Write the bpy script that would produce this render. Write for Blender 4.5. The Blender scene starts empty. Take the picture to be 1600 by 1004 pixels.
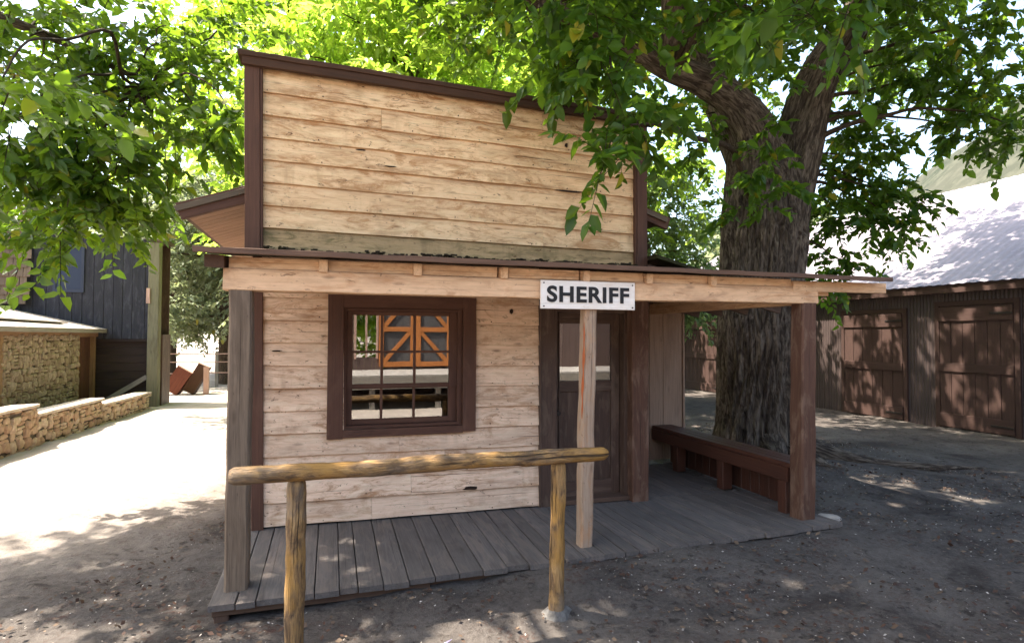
import bpy, math, random
import numpy as np
from mathutils import Vector, noise

random.seed(7); RNG = np.random.default_rng(7)
scene = bpy.context.scene
COL = scene.collection

# ------------------------------------------------------------------ camera
CAMP = Vector((0.688, -5.558, 1.728)); FPX = 894.8
yw, pt, rl = math.radians(-17.528), math.radians(1.503), math.radians(.197)
FW = Vector((-math.sin(yw)*math.cos(pt), math.cos(yw)*math.cos(pt), math.sin(pt)))
RT = Vector((math.cos(yw), math.sin(yw), 0)); UPV = RT.cross(FW)
RR = RT*math.cos(rl)+UPV*math.sin(rl); UU = -RT*math.sin(rl)+UPV*math.cos(rl)
cam_d = bpy.data.cameras.new('camera'); cam = bpy.data.objects.new('camera', cam_d); COL.objects.link(cam)
from mathutils import Matrix
M = Matrix((RR, UU, -FW)).transposed().to_4x4(); M.translation = CAMP
cam.matrix_world = M
cam_d.sensor_width = 36; cam_d.lens = FPX/1600*36; cam_d.clip_start = .05; cam_d.clip_end = 3000
scene.camera = cam
def at(px, py, d):            # point seen at that place of the photo, d metres deep
    return CAMP + FW*d + RR*((px-800)/FPX*d) - UU*((py-502)/FPX*d)

# ------------------------------------------------------------------ sky, sun, exposure
SUN_EL = math.radians(60); SUN_DIR = Vector((-.93, .37, 0)).normalized()*math.cos(SUN_EL)+Vector((0, 0, math.sin(SUN_EL)))
w = bpy.data.worlds.new("World"); scene.world = w; w.use_nodes = True
nt = w.node_tree; bg = nt.nodes['Background']
sky = nt.nodes.new('ShaderNodeTexSky'); sky.sky_type = 'NISHITA'; sky.sun_disc = False
sky.sun_elevation = SUN_EL; sky.sun_rotation = math.atan2(SUN_DIR.x, SUN_DIR.y)
sky.air_density = 1.2; sky.dust_density = 4; sky.ozone_density = .8
nt.links.new(sky.outputs[0], bg.inputs[0]); bg.inputs[1].default_value = .15
sl = bpy.data.lights.new('sun', 'SUN'); sl.energy = 5.0; sl.angle = math.radians(.53); sl.color = (1, .93, .82)
so = bpy.data.objects.new('sun', sl); COL.objects.link(so); so.location = (0, 0, 20)
so.rotation_euler = SUN_DIR.to_track_quat('Z', 'Y').to_euler()
scene.view_settings.view_transform = 'Standard'; scene.view_settings.look = 'None'
scene.view_settings.exposure = 2.25; scene.view_settings.gamma = 1
scene.cycles.max_bounces = 7; scene.cycles.diffuse_bounces = 5; scene.cycles.transmission_bounces = 5
scene.cycles.transparent_max_bounces = 8; scene.cycles.use_denoising = True
scene.cycles.caustics_reflective = False; scene.cycles.caustics_refractive = False

# ------------------------------------------------------------------ helpers
def tag(o, label=None, cat=None, group=None, kind=None):
    if label: o['label'] = label
    if cat: o['category'] = cat
    if group: o['group'] = group
    if kind: o['kind'] = kind
    return o
def empty(name, loc, label=None, cat=None, group=None):
    o = bpy.data.objects.new(name, None); COL.objects.link(o); o.location = loc; o.empty_display_size = .2
    return tag(o, label, cat, group)
def link_mesh(name, me, mat, parent=None):
    o = bpy.data.objects.new(name, me); COL.objects.link(o)
    if mat: me.materials.append(mat)
    if parent:
        o.parent = parent; o.location = -Vector(parent.location)
    return o
def np_mesh(name, V, F, mat, parent=None, attrs=None, smooth=False):
    me = bpy.data.meshes.new(name); V = np.asarray(V, np.float32); F = np.asarray(F, np.int32)
    n, k = F.shape
    me.vertices.add(len(V)); me.vertices.foreach_set('co', V.ravel())
    me.loops.add(n*k); me.loops.foreach_set('vertex_index', F.ravel())
    me.polygons.add(n); me.polygons.foreach_set('loop_start', np.arange(0, n*k, k, dtype=np.int32))
    if smooth: me.polygons.foreach_set('use_smooth', np.ones(n, bool))
    me.update(calc_edges=True)
    for an, (typ, arr) in (attrs or {}).items():
        a = me.attributes.new(an, typ, 'POINT')
        a.data.foreach_set('value' if typ == 'FLOAT' else 'vector', np.asarray(arr, np.float32).ravel())
    return link_mesh(name, me, mat, parent)
def sub(o, par): o.parent = par; o.location = (0, 0, 0); return o
class MB:
    """collects boards, beams and tubes and links them as one mesh object"""
    def __init__(s): s.v = []; s.f = []; s.g = []; s.r = []; s.a = []
    def prism(s, a, b, prof, up=(0, 0, 1), seg=1, jit=0, scl=None, twist=0, ends=True, smoothprof=False):
        a = Vector(a); b = Vector(b); ax = b-a; L = ax.length; ax = ax/L; up = Vector(up)
        if abs(ax.dot(up)) > .95: up = Vector((0, 1, 0)) if abs(ax.y) < .9 else Vector((1, 0, 0))
        sd = ax.cross(up).normalized(); up = sd.cross(ax).normalized()
        base = len(s.v); n = len(prof); rnd = random.random()
        us = [p[0] for p in prof]; vs = [p[1] for p in prof]; v0, v1 = min(us), max(us); w0, w1 = min(vs), max(vs)
        for i in range(seg+1):
            t = i/seg; c = a+ax*(L*t); k = scl(t) if scl else 1
            for (u, v) in prof:
                P = c+sd*(u*k)+up*(v*k)
                if jit:
                    q = P*3.1+Vector((rnd*50, 0, 0)); P = P+noise.noise_vector(q)*jit+noise.noise_vector(q*4.7)*jit*.35
                s.v.append(P); s.g.append((L*t+rnd*31, u+rnd*17, v+rnd*11)); s.r.append(rnd)
                s.a.append((v-w0)/max(w1-w0, 1e-6) if (w1-w0) > (v1-v0) else (u-v0)/max(v1-v0, 1e-6))
        for i in range(seg):
            for j in range(n):
                p = base+i*n+j; q = base+i*n+(j+1) % n
                s.f.append((p, q, q+n, p+n))
        if ends:
            s.f.append(tuple(base+j for j in range(n))[::-1]); s.f.append(tuple(base+seg*n+j for j in range(n)))
        return s
    def board(s, a, b, w, t, up=(0, 0, 1), ch=.004, seg=1, jit=0, **k):
        """w along the side direction, t along up"""
        w /= 2; t /= 2; c = min(ch, w*.4, t*.4)
        pr = [(-w+c, -t), (w-c, -t), (w, -t+c), (w, t-c), (w-c, t), (-w+c, t), (-w, t-c), (-w, -t+c)]
        return s.prism(a, b, pr, up, seg, jit, **k)
    def box(s, x0, x1, y0, y1, z0, z1, ch=.004, seg=1, jit=0):
        d = (x1-x0, y1-y0, z1-z0); i = d.index(max(d)); cx, cy, cz = (x0+x1)/2, (y0+y1)/2, (z0+z1)/2
        if i == 0: return s.board((x0, cy, cz), (x1, cy, cz), d[1], d[2], (0, 0, 1), ch, seg, jit)
        if i == 1: return s.board((cx, y0, cz), (cx, y1, cz), d[0], d[2], (0, 0, 1), ch, seg, jit)
        return s.board((cx, cy, z0), (cx, cy, z1), d[0], d[1], (0, 1, 0), ch, seg, jit)
    def tube(s, a, b, r0, r1=None, n=12, seg=1, jit=0):
        r1 = r0 if r1 is None else r1
        pr = [(math.cos(2*math.pi*j/n)*r0, math.sin(2*math.pi*j/n)*r0) for j in range(n)]
        return s.prism(a, b, pr, (0, 0, 1), seg, jit, scl=lambda t: 1+(r1/r0-1)*t)
    def poly(s, pts, thick, normal):
        """extruded flat polygon"""
        n = len(pts); base = len(s.v); nv = Vector(normal)*thick; rnd = random.random(); o = Vector(pts[0])
        for k in (0, 1):
            for p in pts:
                P = Vector(p)+nv*k; s.v.append(P); s.g.append(tuple(P+Vector((rnd*9, rnd*7, rnd*5)))); s.r.append(rnd); s.a.append(.5)
        s.f.append(tuple(base+j for j in range(n))[::-1]); s.f.append(tuple(base+n+j for j in range(n)))
        for j in range(n):
            q = (j+1) % n; s.f.append((base+j, base+q, base+n+q, base+n+j))
        return s
    def build(s, name, mat, parent=None, smooth=False, warp=None):
        me = bpy.data.meshes.new(name)
        V = [warp(v) if warp else v for v in s.v]
        me.from_pydata([tuple(v) for v in V], [], s.f); me.update()
        a = me.attributes.new('gc', 'FLOAT_VECTOR', 'POINT'); a.data.foreach_set('vector', np.array(s.g, np.float32).ravel())
        a = me.attributes.new('rnd', 'FLOAT', 'POINT'); a.data.foreach_set('value', np.array(s.r, np.float32))
        a = me.attributes.new('ac', 'FLOAT', 'POINT'); a.data.foreach_set('value', np.array(s.a, np.float32))
        if smooth: me.polygons.foreach_set('use_smooth', np.ones(len(me.polygons), bool))
        import bmesh
        bm = bmesh.new(); bm.from_mesh(me); bmesh.ops.recalc_face_normals(bm, faces=bm.faces); bm.to_mesh(me); bm.free()
        return link_mesh(name, me, mat, parent)

def blob(mb, c, r, seed, e=.72):
    base = len(mb.v); rnd = random.random(); nu, nv = 9, 6
    sg = lambda v: math.copysign(abs(v)**e, v)
    for i in range(nv+1):
        la = -math.pi/2+math.pi*i/nv
        for j in range(nu):
            lo = 2*math.pi*j/nu; d = Vector((sg(math.cos(la))*sg(math.cos(lo)), sg(math.cos(la))*sg(math.sin(lo)), sg(math.sin(la))))
            d = d*(1+.42*noise.noise(d*1.2+Vector((seed, 0, 0)))); tl = .5*noise.noise(Vector((seed*3.1, 1, 1))); d = Vector((d.x, d.y*math.cos(tl)-d.z*math.sin(tl), d.y*math.sin(tl)+d.z*math.cos(tl))); P = Vector((c[0]+d.x*r[0], c[1]+d.y*r[1], c[2]+d.z*r[2]))
            mb.v.append(P); mb.g.append(tuple(P+Vector((rnd*9, rnd*5, 0)))); mb.r.append(rnd); mb.a.append(.5)
    for i in range(nv):
        for j in range(nu):
            p = base+i*nu+j; q = base+i*nu+(j+1) % nu; mb.f.append((p, q, q+nu, p+nu))
def stone_face(mb, xf, y0, y1, z0, ztop, hgt, wid, seed):
    q = random.Random(seed); z = z0
    while z < ztop-.03:
        h = min(q.uniform(.8, 1.25)*hgt, ztop-z); y = y0+q.uniform(-.05, .02)
        while y < y1-.02:
            w_ = min(q.uniform(.55, 1.6)*wid, y1-y); x = xf(y)
            if w_ > .04:
                if w_ > wid*1.1 and q.random() < .35:
                    for k in (0, 1): blob(mb, (x, y+w_/2, z+h*(.25+.5*k)), (.05, w_*.50, h*.25), q.uniform(0, 99))
                else: blob(mb, (x+q.uniform(-.012, .015), y+w_/2, z+h/2+q.uniform(-.03, .03)), (.06, w_*.53, h*q.uniform(.46, .68)), q.uniform(0, 99))
            y += w_
        z += h
# ------------------------------------------------------------------ materials
class NT:
    def __init__(s, name):
        s.m = bpy.data.materials.new(name); s.m.use_nodes = True; s.t = s.m.node_tree; s.N = s.t.nodes; s.L = s.t.links
        s.b = s.N['Principled BSDF']; s.out = s.N['Material Output']
    def put(s, v, sock):
        if hasattr(v, 'links') or isinstance(v, bpy.types.NodeSocket): s.L.new(v, sock)
        elif isinstance(v, (tuple, list)) and len(v) == 3 and sock.type == 'RGBA': sock.default_value = (*v, 1)
        else: sock.default_value = v
    def attr(s, n, out='Vector'):
        a = s.N.new('ShaderNodeAttribute'); a.attribute_name = n; return a.outputs[out]
    def mapv(s, v, scale, loc=(0, 0, 0)):
        a = s.N.new('ShaderNodeMapping'); s.L.new(v, a.inputs[0]); a.inputs['Scale'].default_value = scale; a.inputs['Location'].default_value = loc; return a.outputs[0]
    def noise(s, v, scale=1, detail=4, rough=.55, dist=0):
        a = s.N.new('ShaderNodeTexNoise'); s.L.new(v, a.inputs['Vector']); a.inputs['Scale'].default_value = scale
        a.inputs['Detail'].default_value = detail; a.inputs['Roughness'].default_value = rough; a.inputs['Distortion'].default_value = dist; return a.outputs[0]
    def voro(s, v, scale=1, feature='F1', rand=1):
        a = s.N.new('ShaderNodeTexVoronoi'); a.feature = feature; s.L.new(v, a.inputs['Vector']); a.inputs['Scale'].default_value = scale
        a.inputs['Randomness'].default_value = rand; return a
    def ramp(s, v, *st):
        a = s.N.new('ShaderNodeValToRGB'); s.L.new(v, a.inputs[0]); e = a.color_ramp.elements
        while len(e) > len(st): e.remove(e[-1])
        while len(e) < len(st): e.new(.5)
        for k, (p, c) in zip(e, st):
            k.position = p; k.color = (*c, 1) if isinstance(c, (tuple, list)) else (c, c, c, 1)
        return a.outputs[0]
    def rng(s, v, a0, a1, b0=0, b1=1):
        a = s.N.new('ShaderNodeMapRange'); s.L.new(v, a.inputs[0])
        for i, q in enumerate((a0, a1, b0, b1)): a.inputs[i+1].default_value = q
        return a.outputs[0]
    def mix(s, f, a, b, mode='MIX'):
        n = s.N.new('ShaderNodeMix'); n.data_type = 'RGBA'; n.blend_type = mode
        s.put(f, n.inputs[0]); s.put(a, n.inputs[6]); s.put(b, n.inputs[7]); return n.outputs[2]
    def math(s, op, a, b=0):
        n = s.N.new('ShaderNodeMath'); n.operation = op; s.put(a, n.inputs[0]); s.put(b, n.inputs[1]); return n.outputs[0]
    def bump(s, h, strength=.3, dist=.01):
        n = s.N.new('ShaderNodeBump'); n.inputs['Strength'].default_value = strength; n.inputs['Distance'].default_value = dist
        s.L.new(h, n.inputs['Height']); return n.outputs[0]
    def fin(s, col, rough=.8, nrm=None, spec=.3, metal=0):
        s.put(col, s.b.inputs['Base Color']); s.put(rough, s.b.inputs['Roughness']); s.b.inputs['Specular IOR Level'].default_value = spec
        s.b.inputs['Metallic'].default_value = metal
        if nrm: s.L.new(nrm, s.b.inputs['Normal'])
        return s.m

def wood(name, c1, c2, dirt=(.06, .035, .02), dirt_amt=.5, knots=.3, var=.25, grain=1.0, edge_dirt_shade=0., rough=.8, patch=None, patch_amt=0., spec=.25, wear=0., wearc=(.36, .17, .07)):
    n = NT(name); g = n.attr('gc'); r = n.attr('rnd', 'Fac')
    fine = n.noise(n.mapv(g, (2.2*grain, 60, 60)), 1, 6, .65, .6)
    blot = n.noise(n.mapv(g, (1.6, 7, 7)), 1, 4, .6, .4)
    big = n.noise(n.mapv(g, (.5, 2.2, 2.2)), 1.3, 3, .5)
    col = n.mix(n.rng(fine, .3, .7), c1, c2)
    col = n.mix(n.rng(blot, .5, .78, 0, dirt_amt), col, dirt)
    # long dark checks in the grain
    chk = n.noise(n.mapv(g, (.9, 90, 90), (3, 1, 7)), 1, 3, .5, .3)
    col = n.mix(n.rng(chk, .64, .72, 0, .65*grain), col, tuple(x*.6 for x in dirt))
    if patch: col = n.mix(n.rng(n.noise(n.mapv(g, (2.5, 9, 9), (9, 4, 2)), 1, 5, .65, .8), .5, .62, 0, patch_amt), col, patch)
    if knots:
        v = n.voro(n.mapv(g, (2.6, 9, 9)), 1); col = n.mix(n.rng(v.outputs[0], .05, .16, knots, 0), col, tuple(x*.8 for x in dirt))
        v = n.voro(n.mapv(g, (9, 26, 26)), 1); msk = n.math('MULTIPLY', n.rng(v.outputs[0], .03, .14, 1, 0), n.rng(big, .45, .6))
        col = n.mix(n.math('MULTIPLY', msk, knots*1.6), col, tuple(x*.5 for x in dirt))
    if edge_dirt_shade:  # stains near the upper edge, plus a thin dark line painting the lap's shadow
        a = n.attr('ac', 'Fac'); e = n.math('MULTIPLY', n.rng(a, .62, 1.0, 0, 1), n.rng(n.noise(n.mapv(g, (1.3, 10, 10), (2, 2, 2)), 1, 5, .7, .5), .38, .68))
        col = n.mix(n.math('MULTIPLY', e, edge_dirt_shade), col, dirt); col = n.mix(n.math('MULTIPLY', n.rng(a, .84, .93), n.rng(n.noise(n.mapv(g, (2.5, 2, 2), (8, 2, 2)), 1, 5, .7), .35, .6, .2, edge_dirt_shade*.8)), col, tuple(x*.7 for x in dirt))
        drip = n.math('MULTIPLY', n.rng(n.noise(n.mapv(g, (9, 1.4, 1.4), (5, 1, 1)), 1, 4, .6), .52, .75), n.rng(big, .4, .62))
        col = n.mix(n.math('MULTIPLY', drip, edge_dirt_shade*.55), col, dirt)
    if wear:
        w1 = n.noise(n.mapv(g, (3.0, 11, 11), (1, 8, 3)), 1, 9, .78, 1.1); w2 = n.noise(n.mapv(g, (.55, 1.5, 1.5), (7, 7, 1)), 1, 3, .5)
        k1 = n.math('MULTIPLY', n.rng(w1, .53, .60), n.rng(w2, .40, .58)); col = n.mix(n.math('MULTIPLY', k1, wear*.8), col, wearc)
        w5 = n.noise(n.mapv(g, (1.7, 5, 5), (4, 8, 3)), 1, 7, .72, 1.5); col = n.mix(n.math('MULTIPLY', n.rng(w5, .52, .63), wear*.72), col, tuple(x*1.25 for x in wearc))
        w3 = n.noise(n.mapv(g, (11, 24, 24), (3, 3, 9)), 1, 6, .75, .6); col = n.mix(n.math('MULTIPLY', n.rng(w3, .61, .66), wear), col, (.10, .05, .025))
        w4 = n.noise(n.mapv(g, (.8, 60, 60), (5, 2, 2)), 1, 2, .5, .2); col = n.mix(n.math('MULTIPLY', n.rng(w4, .70, .73), wear*.9), col, (.07, .035, .018))
        col = n.mix(n.math('MULTIPLY', n.rng(w1, .50, .40), wear*.35), col, tuple(min(.88, x*1.18) for x in c1))
    col = n.mix(n.rng(r, 0, 1, 0, var), col, tuple((x+y)*.5*.55 for x, y in zip(c1, c2)))
    h = n.math('ADD', fine, n.math('MULTIPLY', n.rng(chk, .62, .7), -1.2))
    return n.fin(col, rough, n.bump(h, .5, .004), spec)

siding_up = wood('cream_siding_paint', (.85, .59, .345), (.68, .44, .24), (.22, .105, .04), .75, .75, .3, .8, 1.0, wear=1.0, wearc=(.30, .135, .045))
siding_lo = wood('pale_siding_paint', (.85, .60, .42), (.69, .46, .31), (.20, .105, .055), .65, .75, .28, .8, .85, wear=.95, wearc=(.33, .17, .08))
mossy_m = wood('mossy_siding', (.50, .33, .17), (.34, .23, .11), (.05, .042, .018), .95, .6, .2, .8, .9, wear=1, wearc=(.10, .085, .03))
beam_m = wood('cream_beam_paint', (.76, .49, .29), (.58, .36, .205), (.20, .09, .045), .6, .6, .2, .9, .45, wear=.7)
trim_m = wood('brown_trim_paint', (.105, .046, .028), (.075, .032, .020), (.03, .015, .01), .4, .15, .25, .6, patch=(.16, .085, .055), patch_amt=.25, rough=.65)
redtrim_m = wood('red_brown_trim', (.105, .048, .029), (.070, .032, .020), (.03, .015, .01), .5, .3, .25, .8, rough=.7)
cap_m = wood('dark_cap_board', (.085, .04, .022), (.05, .026, .016), (.02, .012, .008), .5, .2, .3, 1, rough=.8)
post_m = wood('weathered_post', (.20, .142, .096), (.115, .08, .055), (.05, .03, .018), .7, .5, .1, 1.3, rough=.85)
post_b = wood('split_pale_post', (.40, .285, .20), (.27, .185, .125), (.10, .055, .035), .6, .5, .1, 1.3, rough=.8, wear=.5)
post_c = wood('reddish_post', (.115, .055, .033), (.07, .032, .02), (.03, .015, .01), .5, .3, .1, 1.1, patch=(.20, .125, .085), patch_amt=.55, rough=.75)
orange_m = wood('orange_heartwood', (.50, .12, .03), (.36, .09, .03), (.2, .06, .03), .5, .2, .1, 1, rough=.7)
def log_mat():
    n = NT('yellow_rail_log'); g = n.attr('gc'); a = n.noise(n.mapv(g, (5, 16, 16)), 1, 8, .7, .8); b = n.noise(n.mapv(g, (2.2, 4, 4), (4, 4, 4)), 1, 4, .6); f = n.noise(n.mapv(g, (9, 95, 95)), 1, 5, .65)
    col = n.ramp(a, (.32, (.05, .032, .02)), (.45, (.15, .09, .045)), (.56, (.30, .175, .07)), (.72, (.42, .27, .12)))
    col = n.mix(n.rng(b, .50, .60, 0, .75), col, (.34, .18, .045)); col = n.mix(n.rng(f, .56, .68, 0, .6), col, (.07, .045, .03)); col = n.mix(n.rng(b, .46, .36, 0, .5), col, (.17, .14, .11))
    ck = n.noise(n.mapv(g, (1.1, 50, 50), (2, 6, 3)), 1, 3, .6, .4); ckm = n.rng(ck, .60, .65); col = n.mix(n.math('MULTIPLY', ckm, .85), col, (.03, .02, .013)); h = n.math('SUBTRACT', n.math('ADD', a, n.math('MULTIPLY', f, .7)), n.math('MULTIPLY', ckm, 1.5)); return n.fin(col, .8, n.bump(h, 1, .014), .2)
rail_m = log_mat()
deck_m = wood('grey_deck_planks', (.155, .132, .117), (.088, .074, .066), (.04, .03, .024), .6, .4, .45, 1.3, patch=(.22, .165, .13), patch_amt=.4, rough=.8)
deck_end = wood('deck_skirt', (.12, .07, .045), (.08, .045, .03), (.04, .02, .015), .5, .3, .3, 1, rough=.8)
door_m = wood('old_door_wood', (.095, .055, .038), (.06, .034, .024), (.02, .012, .008), .5, .3, .25, .8, patch=(.17, .115, .08), patch_amt=.45, rough=.6)
bench_m = wood('red_bench_wood', (.085, .028, .015), (.05, .018, .010), (.025, .01, .007), .4, .3, .3, .8, rough=.5, spec=.45)
panel_m = wood('plank_panel_wood', (.32, .21, .145), (.23, .15, .10), (.12, .07, .045), .5, .4, .3, 1, rough=.8)
dark_barn_m = wood('blue_black_boards', (.030, .030, .038), (.017, .018, .025), (.010, .009, .011), .5, .2, .4, 1, patch=(.065, .066, .082), patch_amt=.5, rough=.7)
rbarn_m = wood('brown_barn_doors', (.066, .034, .026), (.042, .022, .017), (.025, .013, .01), .5, .3, .35, .9, rough=.75)
orange_door = wood('orange_door_frame', (.50, .19, .055), (.42, .15, .045), (.2, .08, .03), .3, .2, .15, .8)
fb_wall = wood('facing_barn_boards', (.15, .10, .085), (.11, .07, .06), (.04, .03, .02), .5, .3, .4, 1)
grey_wood = wood('grey_wood', (.30, .27, .235), (.21, .19, .165), (.10, .08, .06), .5, .3, .3, 1)
pole_m = wood('greenish_post_wood', (.20, .185, .12), (.13, .12, .078), (.06, .045, .025), .6, .4, .1, 1)
shed_trim = wood('shed_trim_wood', (.28, .17, .09), (.20, .12, .06), (.07, .04, .02), .5, .3, .2, 1)
shed_door = wood('shed_door_wood', (.12, .055, .035), (.08, .035, .025), (.03, .015, .01), .4, .3, .3, 1)
box_m = wood('rust_brown_box_wood', (.17, .055, .035), (.12, .04, .025), (.05, .02, .01), .4, .3, .2, 1)
pink_wood = wood('pale_pink_wood', (.5, .33, .27), (.4, .26, .2), (.2, .1, .08), .4, .3, .2, 1)

def simple(name, col, rough=.7, spec=.3, metal=0, nscale=0, c2=None, bump=0):
    n = NT(name)
    if nscale:
        tc = n.N.new('ShaderNodeTexCoord').outputs['Object']; f = n.noise(tc, nscale, 6, .6)
        return n.fin(n.mix(n.rng(f, .35, .65), col, c2 or tuple(x*.7 for x in col)), rough, n.bump(f, bump or .2, .02), spec, metal)
    return n.fin(col, rough, None, spec, metal)
white_m = wood('sign_white_paint', (.80, .73, .66), (.76, .68, .60), (.42, .30, .20), .25, .2, .05, .5, wear=.3, wearc=(.5, .36, .24), rough=.6)
black_m = simple('sign_black_paint', (.012, .011, .011), .5)
iron_m = simple('dark_iron', (.03, .025, .022), .5, metal=.6)
concrete_m = simple('concrete', (.17, .155, .14), .9, nscale=20, c2=(.09, .08, .07), bump=.6)
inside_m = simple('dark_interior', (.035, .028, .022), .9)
cloth_m = simple('white_cloth', (.62, .60, .56), .9, nscale=3, c2=(.45, .43, .40))
stone_w = simple('white_stone', (.38, .33, .28), .9, nscale=9, c2=(.22, .19, .16), bump=.6)
paper_m = simple('pale_purple_paper', (.40, .33, .50), .7)

def glass_mat():
    n = NT('window_glass'); g = n.N.new('ShaderNodeBsdfGlossy'); g.inputs['Roughness'].default_value = .004; g.inputs['Color'].default_value = (1, 1, 1, 1)
    t = n.N.new('ShaderNodeBsdfTransparent'); t.inputs['Color'].default_value = (.75, .76, .75, 1)
    fr = n.N.new('ShaderNodeFresnel'); fr.inputs['IOR'].default_value = 2.3
    tc = n.N.new('ShaderNodeTexCoord').outputs['Object']; n.L.new(n.bump(n.noise(tc, 2.2, 2), .02, .012), g.inputs['Normal'])
    mx = n.N.new('ShaderNodeMixShader'); n.L.new(fr.outputs[0], mx.inputs[0]); n.L.new(t.outputs[0], mx.inputs[1]); n.L.new(g.outputs[0], mx.inputs[2])
    n.L.new(mx.outputs[0], n.out.inputs['Surface']); return n.m
glass_m = glass_mat()

def leaf_mat(name, c1, c2, tr, tamt=.45, rough=.42, yellow=.04):
    n = NT(name); r = n.attr('rnd', 'Fac')
    col = n.mix(r, c1, c2); col = n.mix(n.rng(r, 1-yellow, 1-yellow+.01), col, (.30, .26, .02))
    n.fin(col, rough, None, .35)
    t = n.N.new('ShaderNodeBsdfTranslucent'); n.put(n.mix(r, tr, tuple(x*.7 for x in tr)), t.inputs['Color'])
    mx = n.N.new('ShaderNodeMixShader'); mx.inputs[0].default_value = tamt
    n.L.new(n.b.outputs[0], mx.inputs[1]); n.L.new(t.outputs[0], mx.inputs[2]); n.L.new(mx.outputs[0], n.out.inputs['Surface']); return n.m
leaf_a = leaf_mat('elm_leaves', (.018, .056, .009), (.05, .11, .015), (.28, .46, .025), .42, yellow=.03)
leaf_b = leaf_mat('bright_tree_leaves', (.12, .20, .02), (.19, .27, .035), (.58, .80, .09), .6)
leaf_c = leaf_mat('dusty_tree_leaves', (.17, .20, .12), (.26, .28, .17), (.34, .40, .18), .4, .6, .02)
leaf_d = leaf_mat('pale_tree_leaves', (.09, .16, .05), (.15, .22, .08), (.32, .44, .12), .45)

def bark_mat(name, c1, c2, sc=1.):
    n = NT(name); g = n.attr('gc')
    a = n.noise(n.mapv(g, (1.3*sc, 7*sc, 7*sc)), 2.2, 8, .68, 1.2); b = n.noise(n.mapv(g, (3*sc, 22*sc, 22*sc)), 1.5, 5, .6, .7)
    h = n.math('ADD', a, n.math('MULTIPLY', b, .5))
    col = n.ramp(n.rng(h, .5, 1.0), (0, tuple(x*.22 for x in c2)), (.4, c2), (.75, c1), (1, tuple(min(1, x*1.25) for x in c1)))
    return n.fin(col, .9, n.bump(h, 1, .06), .15)
bark_m = bark_mat('rough_grey_bark', (.175, .138, .105), (.060, .044, .033))
bark_s = bark_mat('small_bark', (.13, .09, .06), (.07, .05, .035), 3)

def ground_mat():
    n = NT('dirt'); tc = n.N.new('ShaderNodeTexCoord').outputs['Object']
    big = n.noise(tc, .35, 4, .55); mid = n.noise(tc, 2.3, 8, .7, .4); fine = n.noise(tc, 26, 8, .75); spk = n.noise(tc, 75, 3, .7)
    col = n.mix(n.rng(mid, .36, .66), (.36, .31, .265), (.27, .23, .195))
    # dark humus under the trees, its colour lowered to deepen their shade, pale worn street to the left
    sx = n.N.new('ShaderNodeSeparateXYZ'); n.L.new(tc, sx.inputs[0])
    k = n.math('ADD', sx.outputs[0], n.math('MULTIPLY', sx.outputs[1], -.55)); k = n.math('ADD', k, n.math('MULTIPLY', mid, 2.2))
    litter = n.math('MULTIPLY', n.rng(k, -2.6, .4, 0, 1), n.rng(n.math('ADD', sx.outputs[1], mid), -6.6, -5.4, 0, 1))  # kept pale behind the camera, added so sunlit dirt bounces onto the facade
    hum_shade = n.mix(n.rng(fine, .35, .68), (.088, .076, .067), (.034, .027, .024))
    col = n.mix(n.math('MULTIPLY', litter, .92), col, hum_shade)
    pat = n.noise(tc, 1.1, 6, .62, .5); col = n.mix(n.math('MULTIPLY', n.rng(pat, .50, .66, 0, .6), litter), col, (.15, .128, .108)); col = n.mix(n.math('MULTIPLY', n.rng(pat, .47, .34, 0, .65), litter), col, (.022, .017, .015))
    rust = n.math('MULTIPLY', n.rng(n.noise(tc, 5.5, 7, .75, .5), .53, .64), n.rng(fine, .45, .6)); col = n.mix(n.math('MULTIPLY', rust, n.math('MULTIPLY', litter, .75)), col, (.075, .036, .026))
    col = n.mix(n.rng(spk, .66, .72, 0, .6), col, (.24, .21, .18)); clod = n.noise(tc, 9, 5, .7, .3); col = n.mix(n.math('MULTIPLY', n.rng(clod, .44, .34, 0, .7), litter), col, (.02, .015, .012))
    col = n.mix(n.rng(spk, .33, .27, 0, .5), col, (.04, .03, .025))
    h = n.math('ADD', n.math('MULTIPLY', mid, .7), n.math('MULTIPLY', fine, .7))
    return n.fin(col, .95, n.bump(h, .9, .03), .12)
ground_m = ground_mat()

def stone_mat(name, sc, c1, c2, c3, mortar):
    n = NT(name); tc = n.N.new('ShaderNodeTexCoord').outputs['Object']; wob = n.noise(tc, 3, 3)
    v = n.N.new('ShaderNodeVectorMath'); v.operation = 'ADD'; n.L.new(tc, v.inputs[0]); s2 = n.N.new('ShaderNodeVectorMath'); s2.operation = 'SCALE'
    n.L.new(wob, s2.inputs[0]); s2.inputs['Scale'].default_value = .3; n.L.new(s2.outputs[0], v.inputs[1])
    mp = n.mapv(v.outputs[0], (1, .8, 1.15)); e = n.voro(mp, sc, 'DISTANCE_TO_EDGE', .95); f = n.voro(mp, sc, 'F1', .95)
    sp = n.N.new('ShaderNodeSeparateColor'); n.L.new(f.outputs['Color'], sp.inputs[0])
    col = n.ramp(sp.outputs[0], (0, c1), (.5, c2), (1, c3)); col = n.mix(n.rng(n.noise(tc, 18, 5, .7), .4, .7, 0, .45), col, tuple(x*.5 for x in c1))
    m = n.rng(e.outputs[0], .03, .075); col = n.mix(m, mortar, col)
    return n.fin(col, .9, n.bump(n.rng(e.outputs[0], 0, .22), 1, .06), .2)
stone_a = stone_mat('rubble_stone', 6.0, (.34, .26, .17), (.42, .33, .21), (.50, .41, .28), (.10, .075, .05))
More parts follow.
